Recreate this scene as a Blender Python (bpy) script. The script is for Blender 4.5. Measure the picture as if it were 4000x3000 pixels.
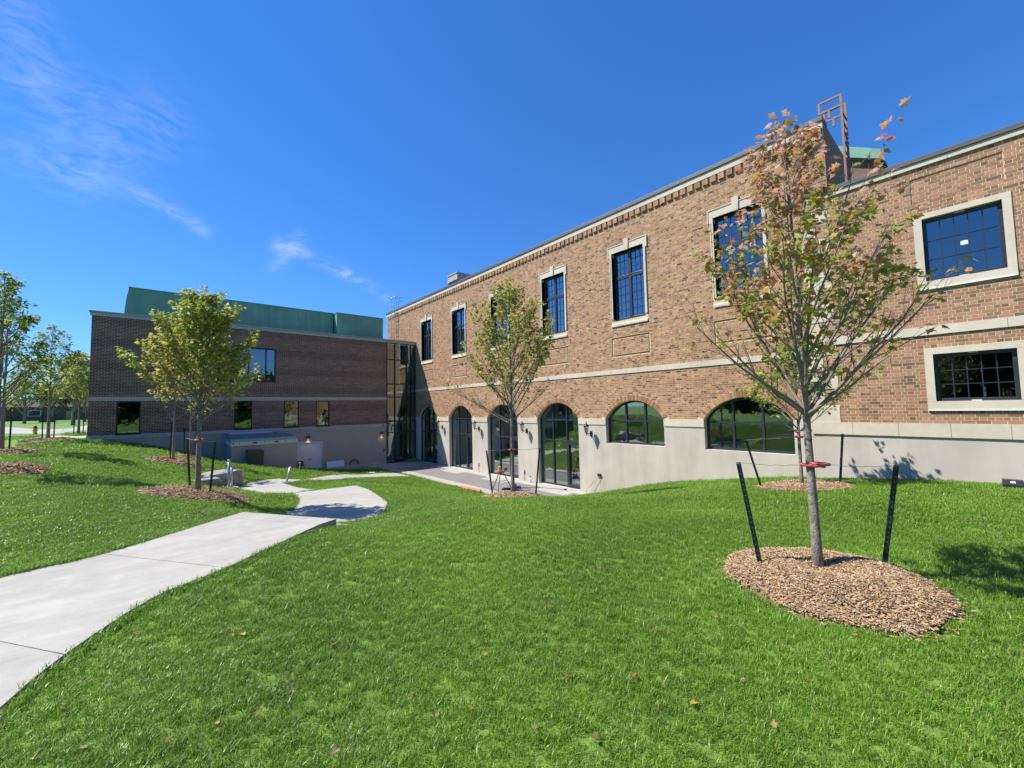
import bpy, bmesh, math, random
import numpy as np
from mathutils import Vector, Matrix

for o in list(bpy.data.objects):
    bpy.data.objects.remove(o)
scene = bpy.context.scene
COL = scene.collection
R = math.radians

# ------------------------------------------------------------------ camera (eye at the origin, z up, metres)
cam_d = bpy.data.cameras.new('camera'); cam = bpy.data.objects.new('camera', cam_d); COL.objects.link(cam)
cam_d.sensor_width = 36.0; cam_d.lens = 14.30; cam_d.clip_start = 0.05; cam_d.clip_end = 3000
cam.rotation_mode = 'XYZ'
cam.matrix_world = (Matrix.Rotation(R(-40.5077), 4, 'Z') @ Matrix.Rotation(R(90 + 3.3237), 4, 'X') @ Matrix.Rotation(R(-1.1189), 4, 'Z'))
scene.camera = cam

# ------------------------------------------------------------------ sun, sky, exposure
SUN_EL, SUN_AZ = 53.0, -42.0          # light travels towards azimuth SUN_AZ (from +X)
tr = Vector((math.cos(R(SUN_EL)) * math.cos(R(SUN_AZ)), math.cos(R(SUN_EL)) * math.sin(R(SUN_AZ)), -math.sin(R(SUN_EL))))
sd = bpy.data.lights.new('sun', 'SUN'); sun = bpy.data.objects.new('sun', sd); COL.objects.link(sun)
sd.energy = 4.8; sd.angle = R(0.55); sd.color = (1.0, 0.945, 0.87)
sun.rotation_euler = tr.to_track_quat('-Z', 'Y').to_euler(); sun.location = (-20, 20, 40)

world = bpy.data.worlds.new('World'); scene.world = world; world.use_nodes = True
nt = world.node_tree; N = nt.nodes; L = nt.links; N.clear()
wout = N.new('ShaderNodeOutputWorld'); bg = N.new('ShaderNodeBackground'); bg.inputs[1].default_value = 0.112
sky = N.new('ShaderNodeTexSky'); sky.sky_type = 'NISHITA'; sky.sun_disc = False
sky.sun_elevation = R(SUN_EL); sky.sun_rotation = math.atan2(-tr.x, -tr.y)
sky.altitude = 0; sky.air_density = 1.0; sky.dust_density = 0.0; sky.ozone_density = 6.0
hsv = N.new('ShaderNodeHueSaturation'); hsv.inputs['Saturation'].default_value = 1.2
L.new(sky.outputs[0], hsv.inputs['Color'])
gam = N.new('ShaderNodeGamma'); gam.inputs['Gamma'].default_value = 0.8; L.new(hsv.outputs[0], gam.inputs[0])
tint = N.new('ShaderNodeVectorMath'); tint.operation = 'MULTIPLY'; tint.inputs[1].default_value = (0.68, 1.0, 1.45); L.new(gam.outputs[0], tint.inputs[0])
# thin cirrus: stretched noise gathered along a few streaks of the sky (all in world directions)
tc = N.new('ShaderNodeTexCoord')
def vm(op, a, b=None):
    n = N.new('ShaderNodeVectorMath'); n.operation = op
    for i, s in ((0, a), (1, b)):
        if s is None: continue
        if isinstance(s, (tuple, list, Vector)): n.inputs[i].default_value = tuple(s)
        else: L.new(s, n.inputs[i])
    return n
def mt(op, a, b=None, clamp=False):
    n = N.new('ShaderNodeMath'); n.operation = op; n.use_clamp = clamp
    for i, s in ((0, a), (1, b)):
        if s is None: continue
        if isinstance(s, (int, float)): n.inputs[i].default_value = s
        else: L.new(s, n.inputs[i])
    return n.outputs[0]
D = tc.outputs['Generated']
warp = N.new('ShaderNodeTexNoise'); warp.inputs['Scale'].default_value = 5.0; warp.inputs['Detail'].default_value = 3
L.new(D, warp.inputs['Vector'])
wsub = vm('SUBTRACT', warp.outputs['Color'], (0.5, 0.5, 0.5))
def scaled(v, k):
    n = vm('SCALE', v); n.inputs['Scale'].default_value = k; return n.outputs[0]
Dw = vm('ADD', D, scaled(wsub.outputs[0], 0.07)).outputs[0]
CIRRUS = [   # start and end directions, width, strength
    ((-0.043,0.922,0.384), (0.050,0.935,0.350), 0.013, 0.30), ((0.176,0.926,0.333), (0.293,0.910,0.293), 0.014, 0.42), ((0.298,0.909,0.291), (0.383,0.887,0.260), 0.011, 0.30),
    ((0.165,0.940,0.300), (0.215,0.911,0.352), 0.013, 0.24), ((-0.164,0.814,0.557), (-0.167,0.862,0.479), 0.04, 0.22), ((-0.071,0.908,0.412), (-0.012,0.872,0.488), 0.05, 0.15), ((-0.189,0.901,0.390), (-0.106,0.918,0.382), 0.025, 0.18), ((-0.122,0.905,0.407), (-0.104,0.872,0.479), 0.05, 0.12)]
mask = None
for a, b, wd, amp in CIRRUS:
    a = Vector(a).normalized(); b = Vector(b).normalized(); e = b - a
    rel = vm('SUBTRACT', Dw, a).outputs[0]
    t = mt('DIVIDE', vm('DOT_PRODUCT', rel, e).outputs['Value'], e.length_squared, True)
    sc = vm('SCALE', tuple(e)); L.new(t, sc.inputs['Scale'])
    dist = vm('LENGTH', vm('SUBTRACT', rel, sc.outputs[0]).outputs[0]).outputs['Value']
    q = mt('DIVIDE', dist, wd)
    g = mt('MULTIPLY', mt('POWER', 2.718, mt('MULTIPLY', mt('MULTIPLY', q, q), -1.0)), amp)
    mask = g if mask is None else mt('ADD', mask, g)
mp = N.new('ShaderNodeMapping'); mp.inputs['Scale'].default_value = (5.0, 5.0, 16.0); mp.inputs['Rotation'].default_value = (0.5, 0.4, 0.2)
L.new(Dw, mp.inputs['Vector'])
fib = N.new('ShaderNodeTexNoise'); fib.inputs['Scale'].default_value = 4.0; fib.inputs['Detail'].default_value = 6; fib.inputs['Roughness'].default_value = 0.62; fib.inputs['Distortion'].default_value = 0.8
L.new(mp.outputs[0], fib.inputs['Vector'])
f2 = mt('MULTIPLY', mt('SUBTRACT', fib.outputs['Fac'], 0.36), 3.2, True)
cf = mt('MULTIPLY', f2, mask, True)
mixc = N.new('ShaderNodeMix'); mixc.data_type = 'RGBA'
L.new(cf, mixc.inputs[0]); L.new(tint.outputs[0], mixc.inputs[6]); mixc.inputs[7].default_value = (4.0, 4.7, 5.7, 1)
L.new(mixc.outputs[2], bg.inputs[0]); L.new(bg.outputs[0], wout.inputs[0])

vs = scene.view_settings
vs.view_transform = 'Standard'; vs.look = 'None'; vs.gamma = 1.0; vs.exposure = 0.72; vs.use_curve_mapping = False
cy = scene.cycles; cy.max_bounces = 5; cy.diffuse_bounces = 2; cy.glossy_bounces = 3; cy.transmission_bounces = 4; cy.transparent_max_bounces = 10

# ------------------------------------------------------------------ helpers
def tag(o, label=None, cat=None, group=None, kind=None):
    if label: o['label'] = label
    if cat: o['category'] = cat
    if group: o['group'] = group
    if kind: o['kind'] = kind
    return o
def link(o, parent=None):
    COL.objects.link(o)
    if parent is not None: o.parent = parent
    return o
def empty(name, loc, label=None, cat=None, group=None):
    o = bpy.data.objects.new(name, None); o.location = loc; o.empty_display_size = 0.2
    link(o); tag(o, label, cat, group); return o
def rel(o):                       # world offset of a parent chain made of plain translations
    p = Vector((0, 0, 0))
    while o is not None:
        p = p + Vector(o.location); o = o.parent
    return p
class MB:
    def __init__(s): s.v = []; s.f = []; s.c = []
    def face(s, pts, col=None):
        i = len(s.v); s.v += [tuple(p) for p in pts]; s.f.append(tuple(range(i, i + len(pts)))); s.c.append(col)
    def box(s, a, b, col=None):
        x0, y0, z0 = (min(a[i], b[i]) for i in range(3)); x1, y1, z1 = (max(a[i], b[i]) for i in range(3))
        i = len(s.v)
        s.v += [(x0, y0, z0), (x1, y0, z0), (x1, y1, z0), (x0, y1, z0), (x0, y0, z1), (x1, y0, z1), (x1, y1, z1), (x0, y1, z1)]
        for q in ((0, 3, 2, 1), (4, 5, 6, 7), (0, 1, 5, 4), (1, 2, 6, 5), (2, 3, 7, 6), (3, 0, 4, 7)):
            s.f.append(tuple(i + k for k in q)); s.c.append(col)
    def prism(s, pts, off, col=None):          # polygon swept by a vector
        off = Vector(off); A = [Vector(p) for p in pts]; B = [p + off for p in A]; n = len(A)
        i = len(s.v); s.v += [tuple(p) for p in A + B]
        s.f.append(tuple(range(i + n - 1, i - 1, -1))); s.f.append(tuple(range(i + n, i + 2 * n)))
        for k in range(n): s.f.append((i + k, i + (k + 1) % n, i + n + (k + 1) % n, i + n + k))
        s.c += [col] * (n + 2)
    def tube(s, pts, rad, n=8, cap=True, col=None):
        pts = [Vector(p) for p in pts]; m = len(pts)
        rad = [rad] * m if isinstance(rad, (int, float)) else rad
        i0 = len(s.v); up = None
        for k in range(m):
            d = (pts[min(k + 1, m - 1)] - pts[max(k - 1, 0)])
            d = d.normalized() if d.length > 1e-9 else Vector((0, 0, 1))
            if up is None:
                up = Vector((1, 0, 0)) if abs(d.x) < 0.8 else Vector((0, 1, 0))
            a = (up - d * up.dot(d)).normalized(); b = d.cross(a); up = a
            for j in range(n):
                t = 2 * math.pi * j / n
                s.v.append(tuple(pts[k] + (a * math.cos(t) + b * math.sin(t)) * rad[k]))
        for k in range(m - 1):
            for j in range(n):
                s.f.append((i0 + k * n + j, i0 + k * n + (j + 1) % n, i0 + (k + 1) * n + (j + 1) % n, i0 + (k + 1) * n + j)); s.c.append(col)
        if cap:
            s.f.append(tuple(i0 + j for j in range(n - 1, -1, -1))); s.f.append(tuple(i0 + (m - 1) * n + j for j in range(n))); s.c += [col, col]
    def lathe(s, prof, c=(0, 0, 0), n=16, col=None):
        i0 = len(s.v); m = len(prof)
        for r, z in prof:
            for j in range(n):
                t = 2 * math.pi * j / n; s.v.append((c[0] + r * math.cos(t), c[1] + r * math.sin(t), c[2] + z))
        for k in range(m - 1):
            for j in range(n):
                s.f.append((i0 + k * n + j, i0 + k * n + (j + 1) % n, i0 + (k + 1) * n + (j + 1) % n, i0 + (k + 1) * n + j)); s.c.append(col)
        s.f.append(tuple(i0 + j for j in range(n - 1, -1, -1))); s.f.append(tuple(i0 + (m - 1) * n + j for j in range(n))); s.c += [col, col]
    def mesh(s, name, mat, smooth=False, org=(0, 0, 0)):
        me = bpy.data.meshes.new(name)
        V = [(p[0] - org[0], p[1] - org[1], p[2] - org[2]) for p in s.v]
        me.from_pydata(V, [], s.f); me.update()
        if mat is not None:
            me.materials.append(mat)
        if any(c is not None for c in s.c):
            at = me.attributes.new('col', 'FLOAT_COLOR', 'FACE')
            at.data.foreach_set('color', [x for c in s.c for x in ((*c, 1.0) if c else (0.5, 0.5, 0.5, 1.0))])
        if smooth:
            me.polygons.foreach_set('use_smooth', [True] * len(me.polygons))
        return me
    def build(s, name, mat, parent=None, smooth=False, bevel=0, loc=None):
        """world coordinates in; with loc the mesh origin is moved there"""
        org = Vector(loc) if loc is not None else (rel(parent) if parent is not None else Vector((0, 0, 0)))
        me = s.mesh(name, mat, smooth, org)
        o = bpy.data.objects.new(name, me)
        link(o, parent)
        if loc is not None: o.location = org - (rel(parent) if parent is not None else Vector((0, 0, 0)))
        if bevel:
            b = o.modifiers.new('bevel', 'BEVEL'); b.width = bevel; b.segments = 2; b.limit_method = 'ANGLE'
        return o
def raw_mesh(name, V, F, mat, cols=None, smooth=False):
    """V (n,3) float array, F (m,k) int array of one face size, cols (m,3)"""
    me = bpy.data.meshes.new(name); V = np.asarray(V, np.float32); F = np.asarray(F, np.int32); m, k = F.shape
    me.vertices.add(len(V)); me.vertices.foreach_set('co', V.ravel())
    me.loops.add(m * k); me.loops.foreach_set('vertex_index', F.ravel())
    me.polygons.add(m); me.polygons.foreach_set('loop_start', np.arange(0, m * k, k, dtype=np.int32))
    me.update(calc_edges=True); me.validate()
    if mat is not None: me.materials.append(mat)
    if cols is not None:
        at = me.attributes.new('col', 'FLOAT_COLOR', 'FACE')
        c = np.ones((m, 4), np.float32); c[:, :3] = cols; at.data.foreach_set('color', c.ravel())
    me.polygons.foreach_set('use_smooth', np.full(m, bool(smooth)))
    return me

# ------------------------------------------------------------------ materials
MATS = {}
def mat(name, col=(0.5, 0.5, 0.5), rough=0.7, metal=0.0, var=0.0, scale=8.0, bump=0.0, bscale=60.0, attr=False, spec=0.5, stain=0.0, streak=None, trans=0.0, avar=0.0):
    m = bpy.data.materials.new(name); m.use_nodes = True; t = m.node_tree; n = t.nodes; l = t.links
    p = n['Principled BSDF']; p.inputs['Roughness'].default_value = rough; p.inputs['Metallic'].default_value = metal
    p.inputs['Specular IOR Level'].default_value = spec
    g = n.new('ShaderNodeTexCoord')
    if attr:
        a = n.new('ShaderNodeAttribute'); a.attribute_name = 'col'; src = a.outputs['Color']
    else:
        c = n.new('ShaderNodeRGB'); c.outputs[0].default_value = (*col, 1); src = c.outputs[0]
    def fac_mul(src, fac_out, lo, hi):
        mr = n.new('ShaderNodeMapRange'); mr.inputs['From Min'].default_value = 0.3; mr.inputs['From Max'].default_value = 0.7
        mr.inputs['To Min'].default_value = lo; mr.inputs['To Max'].default_value = hi; l.new(fac_out, mr.inputs['Value'])
        v = n.new('ShaderNodeVectorMath'); v.operation = 'SCALE'; l.new(src, v.inputs[0]); l.new(mr.outputs[0], v.inputs['Scale']); return v.outputs[0]
    geo = n.new('ShaderNodeNewGeometry')
    if var:
        nz = n.new('ShaderNodeTexNoise'); nz.inputs['Scale'].default_value = scale; nz.inputs['Detail'].default_value = 6; nz.inputs['Roughness'].default_value = 0.6
        l.new(geo.outputs['Position'], nz.inputs['Vector']); src = fac_mul(src, nz.outputs['Fac'], 1 - var, 1 + var)
    if stain:
        nz = n.new('ShaderNodeTexNoise'); nz.inputs['Scale'].default_value = 0.7; nz.inputs['Detail'].default_value = 5
        l.new(geo.outputs['Position'], nz.inputs['Vector']); src = fac_mul(src, nz.outputs['Fac'], 1 - stain, 1 + stain * 0.5)
    if streak:
        mp_ = n.new('ShaderNodeMapping'); mp_.inputs['Scale'].default_value = streak
        l.new(geo.outputs['Position'], mp_.inputs['Vector'])
        nz = n.new('ShaderNodeTexNoise'); nz.inputs['Scale'].default_value = 1.0; nz.inputs['Detail'].default_value = 4
        l.new(mp_.outputs[0], nz.inputs['Vector']); src = fac_mul(src, nz.outputs['Fac'], 0.9, 1.08)
    if avar:
        oi = n.new('ShaderNodeObjectInfo')
        src = fac_mul(src, oi.outputs['Random'], 1 - avar, 1 + avar)
    l.new(src, p.inputs['Base Color'])
    if bump:
        nz = n.new('ShaderNodeTexNoise'); nz.inputs['Scale'].default_value = bscale; nz.inputs['Detail'].default_value = 5
        l.new(geo.outputs['Position'], nz.inputs['Vector'])
        b = n.new('ShaderNodeBump'); b.inputs['Strength'].default_value = bump; b.inputs['Distance'].default_value = 0.01
        l.new(nz.outputs['Fac'], b.inputs['Height']); l.new(b.outputs[0], p.inputs['Normal'])
    if trans:
        tl = n.new('ShaderNodeBsdfTranslucent'); l.new(src, tl.inputs['Color']); mx = n.new('ShaderNodeMixShader'); mx.inputs[0].default_value = trans
        l.new(p.outputs[0], mx.inputs[1]); l.new(tl.outputs[0], mx.inputs[2]); l.new(mx.outputs[0], n['Material Output'].inputs['Surface'])
    MATS[name] = m; return m
M = {}
M['brick'] = mat('brick', attr=True, rough=0.9, var=0.12, scale=35, bump=0.22, bscale=110, stain=0.08)
M['mortar'] = mat('mortar', (0.60, 0.475, 0.30), 0.95, var=0.10, scale=20, bump=0.4, bscale=120, stain=0.10)
M['mortar_dark'] = mat('mortar_dark', (0.60, 0.48, 0.41), 0.95, var=0.12, scale=10, stain=0.15)
M['limestone'] = mat('limestone', (0.585, 0.515, 0.405), 0.85, var=0.07, scale=5, bump=0.2, bscale=80, stain=0.12, avar=0.0)
M['precast'] = mat('precast', (0.46, 0.44, 0.42), 0.85, var=0.05, scale=6, bump=0.2, stain=0.08)
M['stucco'] = mat('stucco', (0.515, 0.465, 0.39), 0.92, var=0.05, scale=2.2, bump=0.4, bscale=170, stain=0.09, streak=(2.5, 2.5, 0.35))
M['stucco_wing'] = mat('stucco_wing', (0.46, 0.385, 0.315), 0.92, var=0.05, scale=2.5, bump=0.35, bscale=170, stain=0.07)
M['frame'] = mat('window_frame_metal', (0.028, 0.034, 0.046), 0.38, var=0.05)
M['frame_black'] = mat('black_metal_frame', (0.012, 0.013, 0.014), 0.4)
M['cap'] = mat('parapet_metal', (0.10, 0.085, 0.085), 0.55, var=0.08)
M['copper'] = mat('green_metal', (0.155, 0.33, 0.245), 0.55, var=0.12, scale=1.2, streak=(3.0, 3.0, 0.25))
M['copper_pale'] = mat('pale_green_metal', (0.27, 0.38, 0.30), 0.5, var=0.10)
M['concrete'] = mat('concrete', (0.365, 0.35, 0.305), 0.9, var=0.09, scale=5.0, bump=0.35, bscale=160, stain=0.10, streak=(1.2, 6.0, 1.0), avar=0.03)
M['concrete_grey'] = mat('weathered_concrete', (0.40, 0.38, 0.34), 0.92, var=0.12, scale=3.0, bump=0.4, bscale=60, stain=0.15)
M['asphalt'] = mat('gravel_paving', (0.19, 0.18, 0.17), 0.95, var=0.22, scale=55, bump=0.6, bscale=180, stain=0.12)
M['lawn'] = mat('lawn_soil', (0.12, 0.22, 0.026), 0.95, var=0.35, scale=14, bump=0.4, bscale=40, stain=0.12)
M['bark'] = mat('bark', (0.235, 0.205, 0.165), 0.9, var=0.42, scale=22, bump=1.0, bscale=60, streak=(40, 40, 6))
M['twig'] = mat('twig_bark', (0.21, 0.175, 0.145), 0.85, var=0.25, scale=20)
M['leaf'] = mat('leaf', attr=True, rough=0.5, trans=0.5, var=0.08, scale=30)
M['stake'] = mat('green_steel', (0.008, 0.030, 0.026), 0.42, var=0.2, scale=20)
M['wire'] = mat('galvanised_wire', (0.36, 0.34, 0.31), 0.45, metal=0.6)
M['hose'] = mat('red_rubber', (0.52, 0.075, 0.075), 0.5, var=0.15, scale=30)
M['mulch'] = mat('mulch_soil', (0.22, 0.14, 0.08), 0.95, var=0.35, scale=25, bump=0.9, bscale=50)
M['chip'] = mat('wood_chip', attr=True, rough=0.85, var=0.15, scale=40)
M['black'] = mat('black_paint', (0.012, 0.012, 0.013), 0.42)
M['white'] = mat('white_paint', (0.74, 0.74, 0.74), 0.5, var=0.03, scale=3)
M['galv'] = mat('galvanised_steel', (0.46, 0.49, 0.52), 0.38, metal=0.55, var=0.08, scale=12)
M['rock'] = mat('limestone_boulder', (0.27, 0.255, 0.235), 0.92, var=0.3, scale=5, bump=0.8, bscale=22)
M['cabinet'] = mat('dark_green_paint', (0.045, 0.058, 0.042), 0.5, var=0.12, scale=4)
M['steel_dark'] = mat('dark_steel', (0.07, 0.062, 0.056), 0.5, metal=0.3)
M['red'] = mat('red_paint', (0.46, 0.07, 0.06), 0.45, var=0.12)
M['yellow'] = mat('yellow_paint', (0.62, 0.40, 0.03), 0.45, var=0.08)
M['rust'] = mat('red_brown_primer', (0.27, 0.13, 0.095), 0.6, var=0.1)
M['interior'] = mat('plaster', (0.74, 0.76, 0.72), 0.9)
M['interior_floor'] = mat('interior_floor', (0.22, 0.21, 0.20), 0.5)
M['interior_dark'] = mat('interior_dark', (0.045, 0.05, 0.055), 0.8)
M['blue'] = mat('blue_plastic', (0.03, 0.06, 0.22), 0.4)
M['paper'] = mat('paper', (0.8, 0.8, 0.8), 0.7)
M['orange'] = mat('orange_fence', (0.55, 0.10, 0.04), 0.6, var=0.1)
M['skyblue'] = mat('blue_membrane', (0.19, 0.215, 0.24), 0.55, var=0.1)
M['sheet'] = mat('white_sheet', (0.60, 0.63, 0.67), 0.5, var=0.03)
M['wood'] = mat('timber', (0.34, 0.22, 0.12), 0.7, var=0.15)
def glass(name, tint, base, f90=0.9, gloss=(0.9, 0.95, 1.0)):
    m = bpy.data.materials.new(name); m.use_nodes = True; t = m.node_tree; n = t.nodes; l = t.links; n.remove(n['Principled BSDF'])
    tp = n.new('ShaderNodeBsdfTransparent'); tp.inputs[0].default_value = (*tint, 1)
    gl = n.new('ShaderNodeBsdfGlossy'); gl.inputs['Roughness'].default_value = 0.012; gl.inputs['Color'].default_value = (*gloss, 1)
    lw = n.new('ShaderNodeLayerWeight'); lw.inputs['Blend'].default_value = 0.42
    mr = n.new('ShaderNodeMapRange'); mr.inputs['To Min'].default_value = base; mr.inputs['To Max'].default_value = f90
    nz = n.new('ShaderNodeTexNoise'); nz.inputs['Scale'].default_value = 1.3
    geo = n.new('ShaderNodeNewGeometry'); l.new(geo.outputs['Position'], nz.inputs['Vector'])
    bp = n.new('ShaderNodeBump'); bp.inputs['Strength'].default_value = 0.11; bp.inputs['Distance'].default_value = 0.05; l.new(nz.outputs['Fac'], bp.inputs['Height'])
    l.new(bp.outputs[0], gl.inputs['Normal'])
    l.new(lw.outputs['Facing'], mr.inputs['Value'])
    mx = n.new('ShaderNodeMixShader'); l.new(mr.outputs[0], mx.inputs[0]); l.new(tp.outputs[0], mx.inputs[1]); l.new(gl.outputs[0], mx.inputs[2])
    l.new(mx.outputs[0], n['Material Output'].inputs['Surface']); return m
M['glass'] = glass('window_glass', (0.72, 0.84, 0.77), 0.12)
M['glass_upper'] = glass('upper_window_glass', (0.34, 0.40, 0.46), 0.17)

# ------------------------------------------------------------------ terrain
# TERRAIN BEGIN
GP = [(0,0,-1.65),(-4,-2,-1.62),(4,-3,-1.66),(8,-3,-1.68),(12,-3,-1.69),(0,-8,-1.65),(8,-8,-1.68),(16,-8,-1.70),(-8,-8,-1.6),(-14,-8,-1.55),
 (12.4,0,-1.70),(12.4,2.4,-1.86),(10.6,2.756,-1.86),(8,1.2,-1.70),(4.7,1.1,-1.66),(3,3.5,-1.66),(5.5,4,-1.75),(7.5,4,-1.86),(9.5,4.5,-2.02),(9.8,8,-2.80),
 (14,7.85,-2.88),(14,6.0,-2.55),(14,4.9,-2.37),(14,3.5,-2.19),(14,9.2,-3.25),(14,10.6,-3.62),(14,12,-3.92),(12.2,12,-3.92),(12,10.4,-3.45),
 (11.2,14,-3.86),(11.2,17,-3.86),(11.2,20,-3.86),(11.2,23,-3.86),(13,15,-3.9),(13,19,-3.9),(13,23,-3.9),(12,26,-3.9),(10.9,25,-3.85),
 (10.45,14.5,-3.66),(10.5,17,-3.70),(10.5,20,-3.70),(10.4,22.6,-3.71),
 (7.41,8.72,-2.5),(5,6.5,-1.98),(3.2,5.8,-1.70),(1,4.5,-1.63),(8.9,10.6,-3.12),(6,10,-2.52),(7,13,-3.0),(8,17,-3.4),(9.5,12.5,-3.42),
 (-2.5,4,-1.62),(-1,5,-1.62),(0.2,6,-1.62),(1.5,7.15,-1.72),(2.1,6.5,-1.76),(1.0,8.3,-1.82),(2.1,8.1,-2.05),(2.805,9.025,-2.375),(3.489,9.053,-2.415),(3.905,9.35,-2.445),(2.45,7.6,-2.06),(3.1,7.8,-2.12),(3.9,8.3,-2.2),
 (2.443,11.278,-2.450),(4.057,9.637,-2.450),(4.569,10.568,-2.500),(5.238,14.714,-2.660),(3.051,14.545,-2.600),(5.113,13.033,-2.600),
 (2.034,17.953,-2.700),(2.522,15.088,-2.600),(3.729,19.863,-2.850),(4.617,19.064,-2.900),(3.640,17.973,-2.800),(4.047,15.135,-2.690),(5.309,20.238,-3.050),(7.098,21.894,-3.300),(8.697,22.205,-3.500),(5.647,18.752,-3.050),
 (0.642,12.3,-1.9),(-1.7,9.6,-1.56),(-1.4,12,-1.58),(0,9.4,-1.72),(1.7,12.6,-2.2),(-0.6,8,-1.62),(0.9,9.2,-1.85),(-3.5,8,-1.55),
 (2.59,24.5,-2.48),(4.2,24.4,-2.86),(5.54,24.4,-3.1),(6.5,25.0,-3.31),(8.5,25.0,-3.52),(10.3,25.0,-3.68),(6.3,26.4,-3.9),(8.2,26.4,-3.92),(10,26.4,-3.9),(8,23,-3.5),
 (-2.69,27.3,-1.13),(-0.376,27.3,-1.605),(2.36,27.3,-2.55),(1.0,27.3,-2.05),(0.9,24,-1.95),(-1.5,23,-1.42),(0.5,19,-2.05),(-1.6,17,-1.52),
 (-3.0,18,-1.28),(-4.5,22,-1.17),(-5,27,-1.10),(-4.5,13,-1.42),(-9,10,-1.45),(-9,18,-1.2),(-9,26,-1.1),(-14,10,-1.4),(-14,20,-1.15),(-14,34,-1.0),(-5,34,-1.0),(2,34,-1.1),(14,34,-1.2)]
GP = np.array(GP, float)
def _tps_fit(P):
    n = len(P); d = np.linalg.norm(P[:, None, :2] - P[None, :, :2], axis=2)
    K = np.where(d > 0, d * d * np.log(d + 1e-12), 0) + np.eye(n) * 0.06
    A = np.zeros((n + 3, n + 3)); A[:n, :n] = K; A[:n, n] = 1; A[:n, n + 1:] = P[:, :2]; A[n, :n] = 1; A[n + 1:, :n] = P[:, :2].T
    return np.linalg.solve(A, np.concatenate([P[:, 2], np.zeros(3)]))
_W = _tps_fit(GP)
def T(x, y):
    x = np.atleast_1d(np.asarray(x, float)); y = np.atleast_1d(np.asarray(y, float))
    cx = np.clip(x, -14, 16); cy = np.clip(y, -8, 34); out = np.zeros(cx.shape)
    for i in range(0, len(cx), 4000):
        a = cx[i:i + 4000, None] - GP[None, :, 0]; b = cy[i:i + 4000, None] - GP[None, :, 1]; d = np.sqrt(a * a + b * b)
        out[i:i + 4000] = (np.where(d > 0, d * d * np.log(d + 1e-12), 0)) @ _W[:len(GP)] + _W[-3] + _W[-2] * cx[i:i + 4000] + _W[-1] * cy[i:i + 4000]
    return out
def Tz(x, y): return float(T([x], [y])[0])
# TERRAIN END

def in_poly(x, y, poly):
    r = np.zeros(x.shape, bool); n = len(poly); j = n - 1
    for i in range(n):
        xi, yi = poly[i][:2]; xj, yj = poly[j][:2]
        c = ((yi > y) != (yj > y)) & (x < (xj - xi) * (y - yi) / (yj - yi + 1e-12) + xi)
        r ^= c; j = i
    return r
def curve(pts, step=0.22):          # resample a polyline with Catmull-Rom
    P = [np.array(p[:2], float) for p in pts]; out = []
    for i in range(len(P) - 1):
        p0 = P[max(i - 1, 0)]; p1 = P[i]; p2 = P[i + 1]; p3 = P[min(i + 2, len(P) - 1)]
        n = max(1, int(np.linalg.norm(p2 - p1) / step))
        for k in range(n):
            t = k / n
            out.append(0.5 * (2 * p1 + (p2 - p0) * t + (2 * p0 - 5 * p1 + 4 * p2 - p3) * t * t + (3 * p1 - p0 - 3 * p2 + p3) * t ** 3))
    out.append(P[-1]); return [tuple(p) for p in out]

# ------------------------------------------------------------------ walkways (outline polygons, world metres)
def lerp2(a, b, t): return (a[0] + (b[0] - a[0]) * t, a[1] + (b[1] - a[1]) * t)
left_edge = [(-5.2,3.6),(-3.2,5.55),(-1.213,6.514,-1.600),(-0.498,6.744,-1.600),(0.731,7.708,-1.600),(0.994,7.919,-1.600)]
right_edge = [(-3.6,-0.4),(-1.9,1.3),(-1.0,2.55),(-0.651,3.626,-1.600),(-0.472,4.124,-1.600),(-0.035,4.844,-1.600),(0.520,5.226,-1.600),(1.703,6.242,-1.600),(1.978,6.378,-1.600)]
PATHS = []      # (name, polygon)
Lc = curve(left_edge); Rc = curve(right_edge)
def near(c, p): return min(range(len(c)), key=lambda i: (c[i][0] - p[0]) ** 2 + (c[i][1] - p[1]) ** 2)
cutsL = [0, near(Lc, (-3.0,5.65)), near(Lc, (-1.340,7.169,-1.600)), near(Lc, (-0.498,6.744,-1.600)), near(Lc, (0.731,7.708,-1.600)), len(Lc) - 1]
cutsL[2] = near(Lc, (-1.9,6.2))
cutsR = [0, near(Rc, (-1.6,1.7)), near(Rc, (-0.472,4.124,-1.600)), near(Rc, (0.520,5.226,-1.600)), near(Rc, (1.703,6.242,-1.600)), len(Rc) - 1]
for i in range(5):
    a = Lc[cutsL[i]:cutsL[i + 1] + 1]; b = Rc[cutsR[i]:cutsR[i + 1] + 1]
    PATHS.append(('upper', a + b[::-1]))
# lower landing, fork and walk to the court
A_left = curve([(2.1,9.3,0),(2.123,10.807,-2.420),(2.443,11.278,-2.450),(2.750,12.076,-2.500),(2.898,12.647,-2.530),(3.051,14.545,-2.600)])
A_right = curve([(2.805,9.025,-2.360),(3.489,9.053,-2.400),(3.905,9.349,-2.430),(4.363,10.108,-2.480),(4.579,10.558,-2.500),(4.806,11.292,-2.530),(5.113,13.033,-2.600),(5.238,14.714,-2.660)])
PATHS.append(('landing', A_left + [(3.135,14.567,-2.600)[:2]] + A_right[::-1]))
PATHS.append(('fork', curve([(3.051,14.545,-2.600),(2.522,15.088,-2.600),(2.141,16.396,-2.650),(2.001,17.383,-2.690)]) + curve([(2.034,17.953,-2.700),(2.827,19.064,-2.780),(3.729,19.863,-2.850)]) + curve([(3.729,19.863,-2.850),(4.617,19.064,-2.900)]) + curve([(3.640,17.973,-2.800),(3.825,16.383,-2.740),(4.047,15.135,-2.690)]) ))
C_top = [(4.617,19.064,-2.900),(5.309,20.238,-3.050),(7.098,21.894,-3.300),(8.697,22.205,-3.500),(9.0,22.35,-3.66),(10.5,22.7,-3.7)]
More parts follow.
